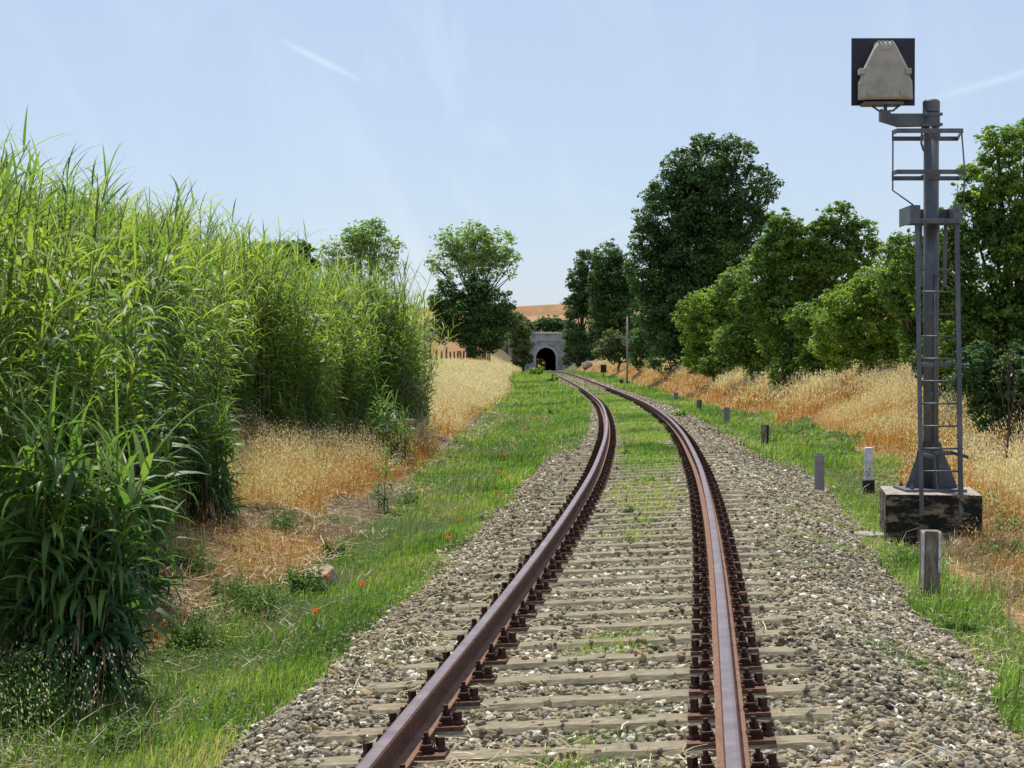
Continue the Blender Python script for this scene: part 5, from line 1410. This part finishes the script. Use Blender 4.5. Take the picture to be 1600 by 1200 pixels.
def weed(px, py, wpx, hpx, label, mat, n=420, seed=0, ls=None):
    p = G(px, py); k = p.y / F; w_, h_ = wpx * k / 2, hpx * k
    r = np.random.RandomState(seed + 500)
    rt = empty('weed', p, label, 'weed', 'leafy weeds')
    ns_ = max(10, n // 28); az = r.uniform(0, 6.28, ns_); rad_ = np.sqrt(r.uniform(0, 1, ns_)); hs = r.uniform(.35, 1.1, ns_) * (1 - .45 * rad_ ** 2)
    bx_ = np.stack([np.cos(az) * rad_ * w_ * .75, np.sin(az) * rad_ * w_ * .75, np.zeros(ns_)], -1); out_ = np.stack([np.cos(az), np.sin(az), np.zeros(ns_)], -1) * (w_ * .35 * r.uniform(.2, 1, ns_))[:, None]
    pk = r.randint(0, ns_, n); t_ = r.uniform(.1, 1, n)[:, None]
    c = np.array([p.x, p.y, p.z]) + bx_[pk] + out_[pk] * t_ + np.array([0, 0, 1.0]) * (hs[pk] * h_)[:, None] * t_ + unit(r, n) * (.10 * min(w_, h_) + .01)
    c[:, 2] = np.maximum(c[:, 2], TZ(c[:, 0], c[:, 1]) + .01)
    ls = ls or max(.022, 4.2 * k)
    nrm = unit(r, n) * .8 + np.array([0, 0, .8]); nrm /= np.linalg.norm(nrm, axis=1, keepdims=True); lu = np.cross(nrm, unit(r, n)); lu /= np.linalg.norm(lu, axis=1, keepdims=True)
    V, q = leaf_quads(c, lu, np.cross(nrm, lu), ls * r.uniform(.7, 1.5, n), ls * .55 * r.uniform(.7, 1.3, n))
    arr_mesh('leaves', V, [q], mat, parent=rt, tint=np.repeat(r.uniform(.2, 1, n), 4), origin=p)
    m = MB()
    for j in range(9):
        e = Vector(np.array([p.x, p.y, p.z]) + bx_[j] + out_[j] + np.array([0, 0, hs[j] * h_])) ; m.tube([p, p.lerp(e, .5) + Vector((0, 0, .02)), e], [.004 + .1 * k, .003 + .08 * k, .002], 4)
    m.build('stem', STEMM, rt, origin=p)


LIME = leaf_mat('lime_leaf', [(.10, .20, .02), (.20, .33, .03), (.30, .42, .05)], .4, .45, .35, .2, 2)
weed(866, 650, 34, 16, 'bright yellow green spreading weed on the left verge before the bend', LIME, 500, 1)
weed(838, 588, 24, 18, 'vivid green bushy weed just left of the tunnel track', LIME, 500, 2)
weed(863, 597, 16, 14, 'small vivid green weed beside the far left rail', LIME, 320, 3)
weed(984, 806, 22, 16, 'small green weed between the rails beside the left one of the pair of strips', WEEDM, 220, 4)
weed(1012, 756, 26, 12, 'low yellow green weed between the rails nearer the right rail', LIME, 260, 5)
weed(976, 712, 14, 10, 'little green weed close to the inside of the left rail at the bend', WEEDM, 160, 6)
weed(1176, 617, 18, 18, 'light green weed on the bank below the light green shrub', LIME, 260, 7)
weed(1062, 652, 22, 14, 'pale green weed between the right rail and the verge posts', LIME, 220, 8)
weed(475, 925, 70, 48, 'dark leafy green weed left of the tan rock', WEEDM, 900, 9, .035)
weed(520, 868, 40, 26, 'green herb tuft behind the tan rock', WEEDM, 400, 10, .03)
weed(1420, 885, 60, 36, 'leafy green weed at the foot of the signal foundation', WEEDM, 700, 11, .03)
weed(1590, 840, 80, 50, 'pale bramble weed right of the signal foundation', WEEDM, 700, 12, .04)
weed(1330, 690, 60, 26, 'green bramble patch low on the right bank above the white topped post', WEEDM, 700, 21, .035)
weed(1290, 622, 40, 22, 'dull green bramble among the oats under the yellow green bush', WEEDM, 500, 22, .04)
weed(1170, 640, 26, 16, 'small green bush on the orange bank left of the dark shadow', WEEDM, 320, 23, .05)
weed(1560, 800, 90, 44, 'green and straw bramble right of the signal foundation under the trees', WEEDM, 900, 24, .035)
weed(1500, 990, 60, 30, 'leafy green weed in the near right verge', WEEDM, 600, 25, .028)
weed(300, 900, 80, 70, 'green undergrowth at the foot of the near reeds', WEEDM, 1100, 26, .03)
weed(440, 830, 60, 40, 'green herb on the slope below the orange oat patch', WEEDM, 700, 27, .03)
weed(640, 790, 50, 34, 'green herb right of the single reed shoot', WEEDM, 600, 28, .03)
weed(1570, 885, 90, 50, 'leafy bramble with straw tips at the right edge past the foundation', WEEDM, 900, 29, .032)
weed(360, 940, 70, 55, 'green herb clump between the reeds and the tan rock', WEEDM, 900, 30, .03)
weed(30, 1130, 200, 130, 'sprawling green herb at the bottom left corner below the reeds', WEEDM, 3800, 13, .028)
weed(200, 1180, 110, 60, 'low green herb right of the sprawling one at the bottom left', WEEDM, 1500, 14, .026)
weed(400, 960, 90, 50, 'rough green herb on the bare left bank below the reeds', WEEDM, 1100, 15, .03)
weed(300, 1010, 80, 60, 'dull green herb at the foot of the reed bank', WEEDM, 1100, 16, .03)


def rock(px, py, wpx, hpx, name, label, mat, seed, group=None):
    p = G(px, py); k = p.y / F; r = np.random.RandomState(seed)
    import bmesh
    bm = bmesh.new(); bmesh.ops.create_icosphere(bm, subdivisions=3, radius=1)
    pl = unit(r, 9); off = r.uniform(.55, .85, 9)
    for v in bm.verts:
        c = np.array(v.co)
        for n_, o_ in zip(pl, off):
            t = c @ n_
            if t > o_: c = c - n_ * (t - o_) * .9
        c = c + .03 * np.array([vn(c[0] * 5, c[1] * 5, 3), vn(c[1] * 5, c[2] * 5, 4), vn(c[0] * 5, c[2] * 5, 5)])
        v.co = (c[0] * wpx * k * .55, c[1] * wpx * k * .45, c[2] * hpx * k * .72 + hpx * k * .25)
    me = bpy.data.meshes.new(name); bm.to_mesh(me); bm.free(); me.materials.append(mat)
    o = bpy.data.objects.new(name, me); COL.objects.link(o); o.location = p; props(o, label, 'rock', group)


ROCK = solid_mat('tan_rock', [(.3, (.20, .13, .08)), (.5, (.40, .29, .19)), (.7, (.56, .45, .33))], 10, .95, 0, .8, dist=.01)
rock(505, 912, 56, 32, 'rock', 'tan boulder lying on the left verge beside the ballast', ROCK, 1)
rock(918, 576, 16, 12, 'rock', 'crumbling tan outcrop on the cutting side right of the tunnel', ROCK, 3)

# oats leaning over the lower left corner
def corner_oats():
    r = np.random.RandomState(91)
    x, y, s = scatter(r, 190, 7.4, 10.5, -3.7, -2.75)
    st, sp_ = oats(r, x, y, .42, .0035, .020, 7, .35)
    vs = np.concatenate([st[0], sp_[0]]); q = np.concatenate([st[1], sp_[1] + len(st[0])]); mi = np.concatenate([np.zeros(len(st[1])), np.ones(len(sp_[1]))])
    props(arr_mesh('oat_grass', vs, [q], [WEEDM, OAT], tint=np.concatenate([st[3], sp_[3]]), midx=mi), 'green oats with pale nodding heads at the bottom left corner', 'oats', kind='stuff')


corner_oats()
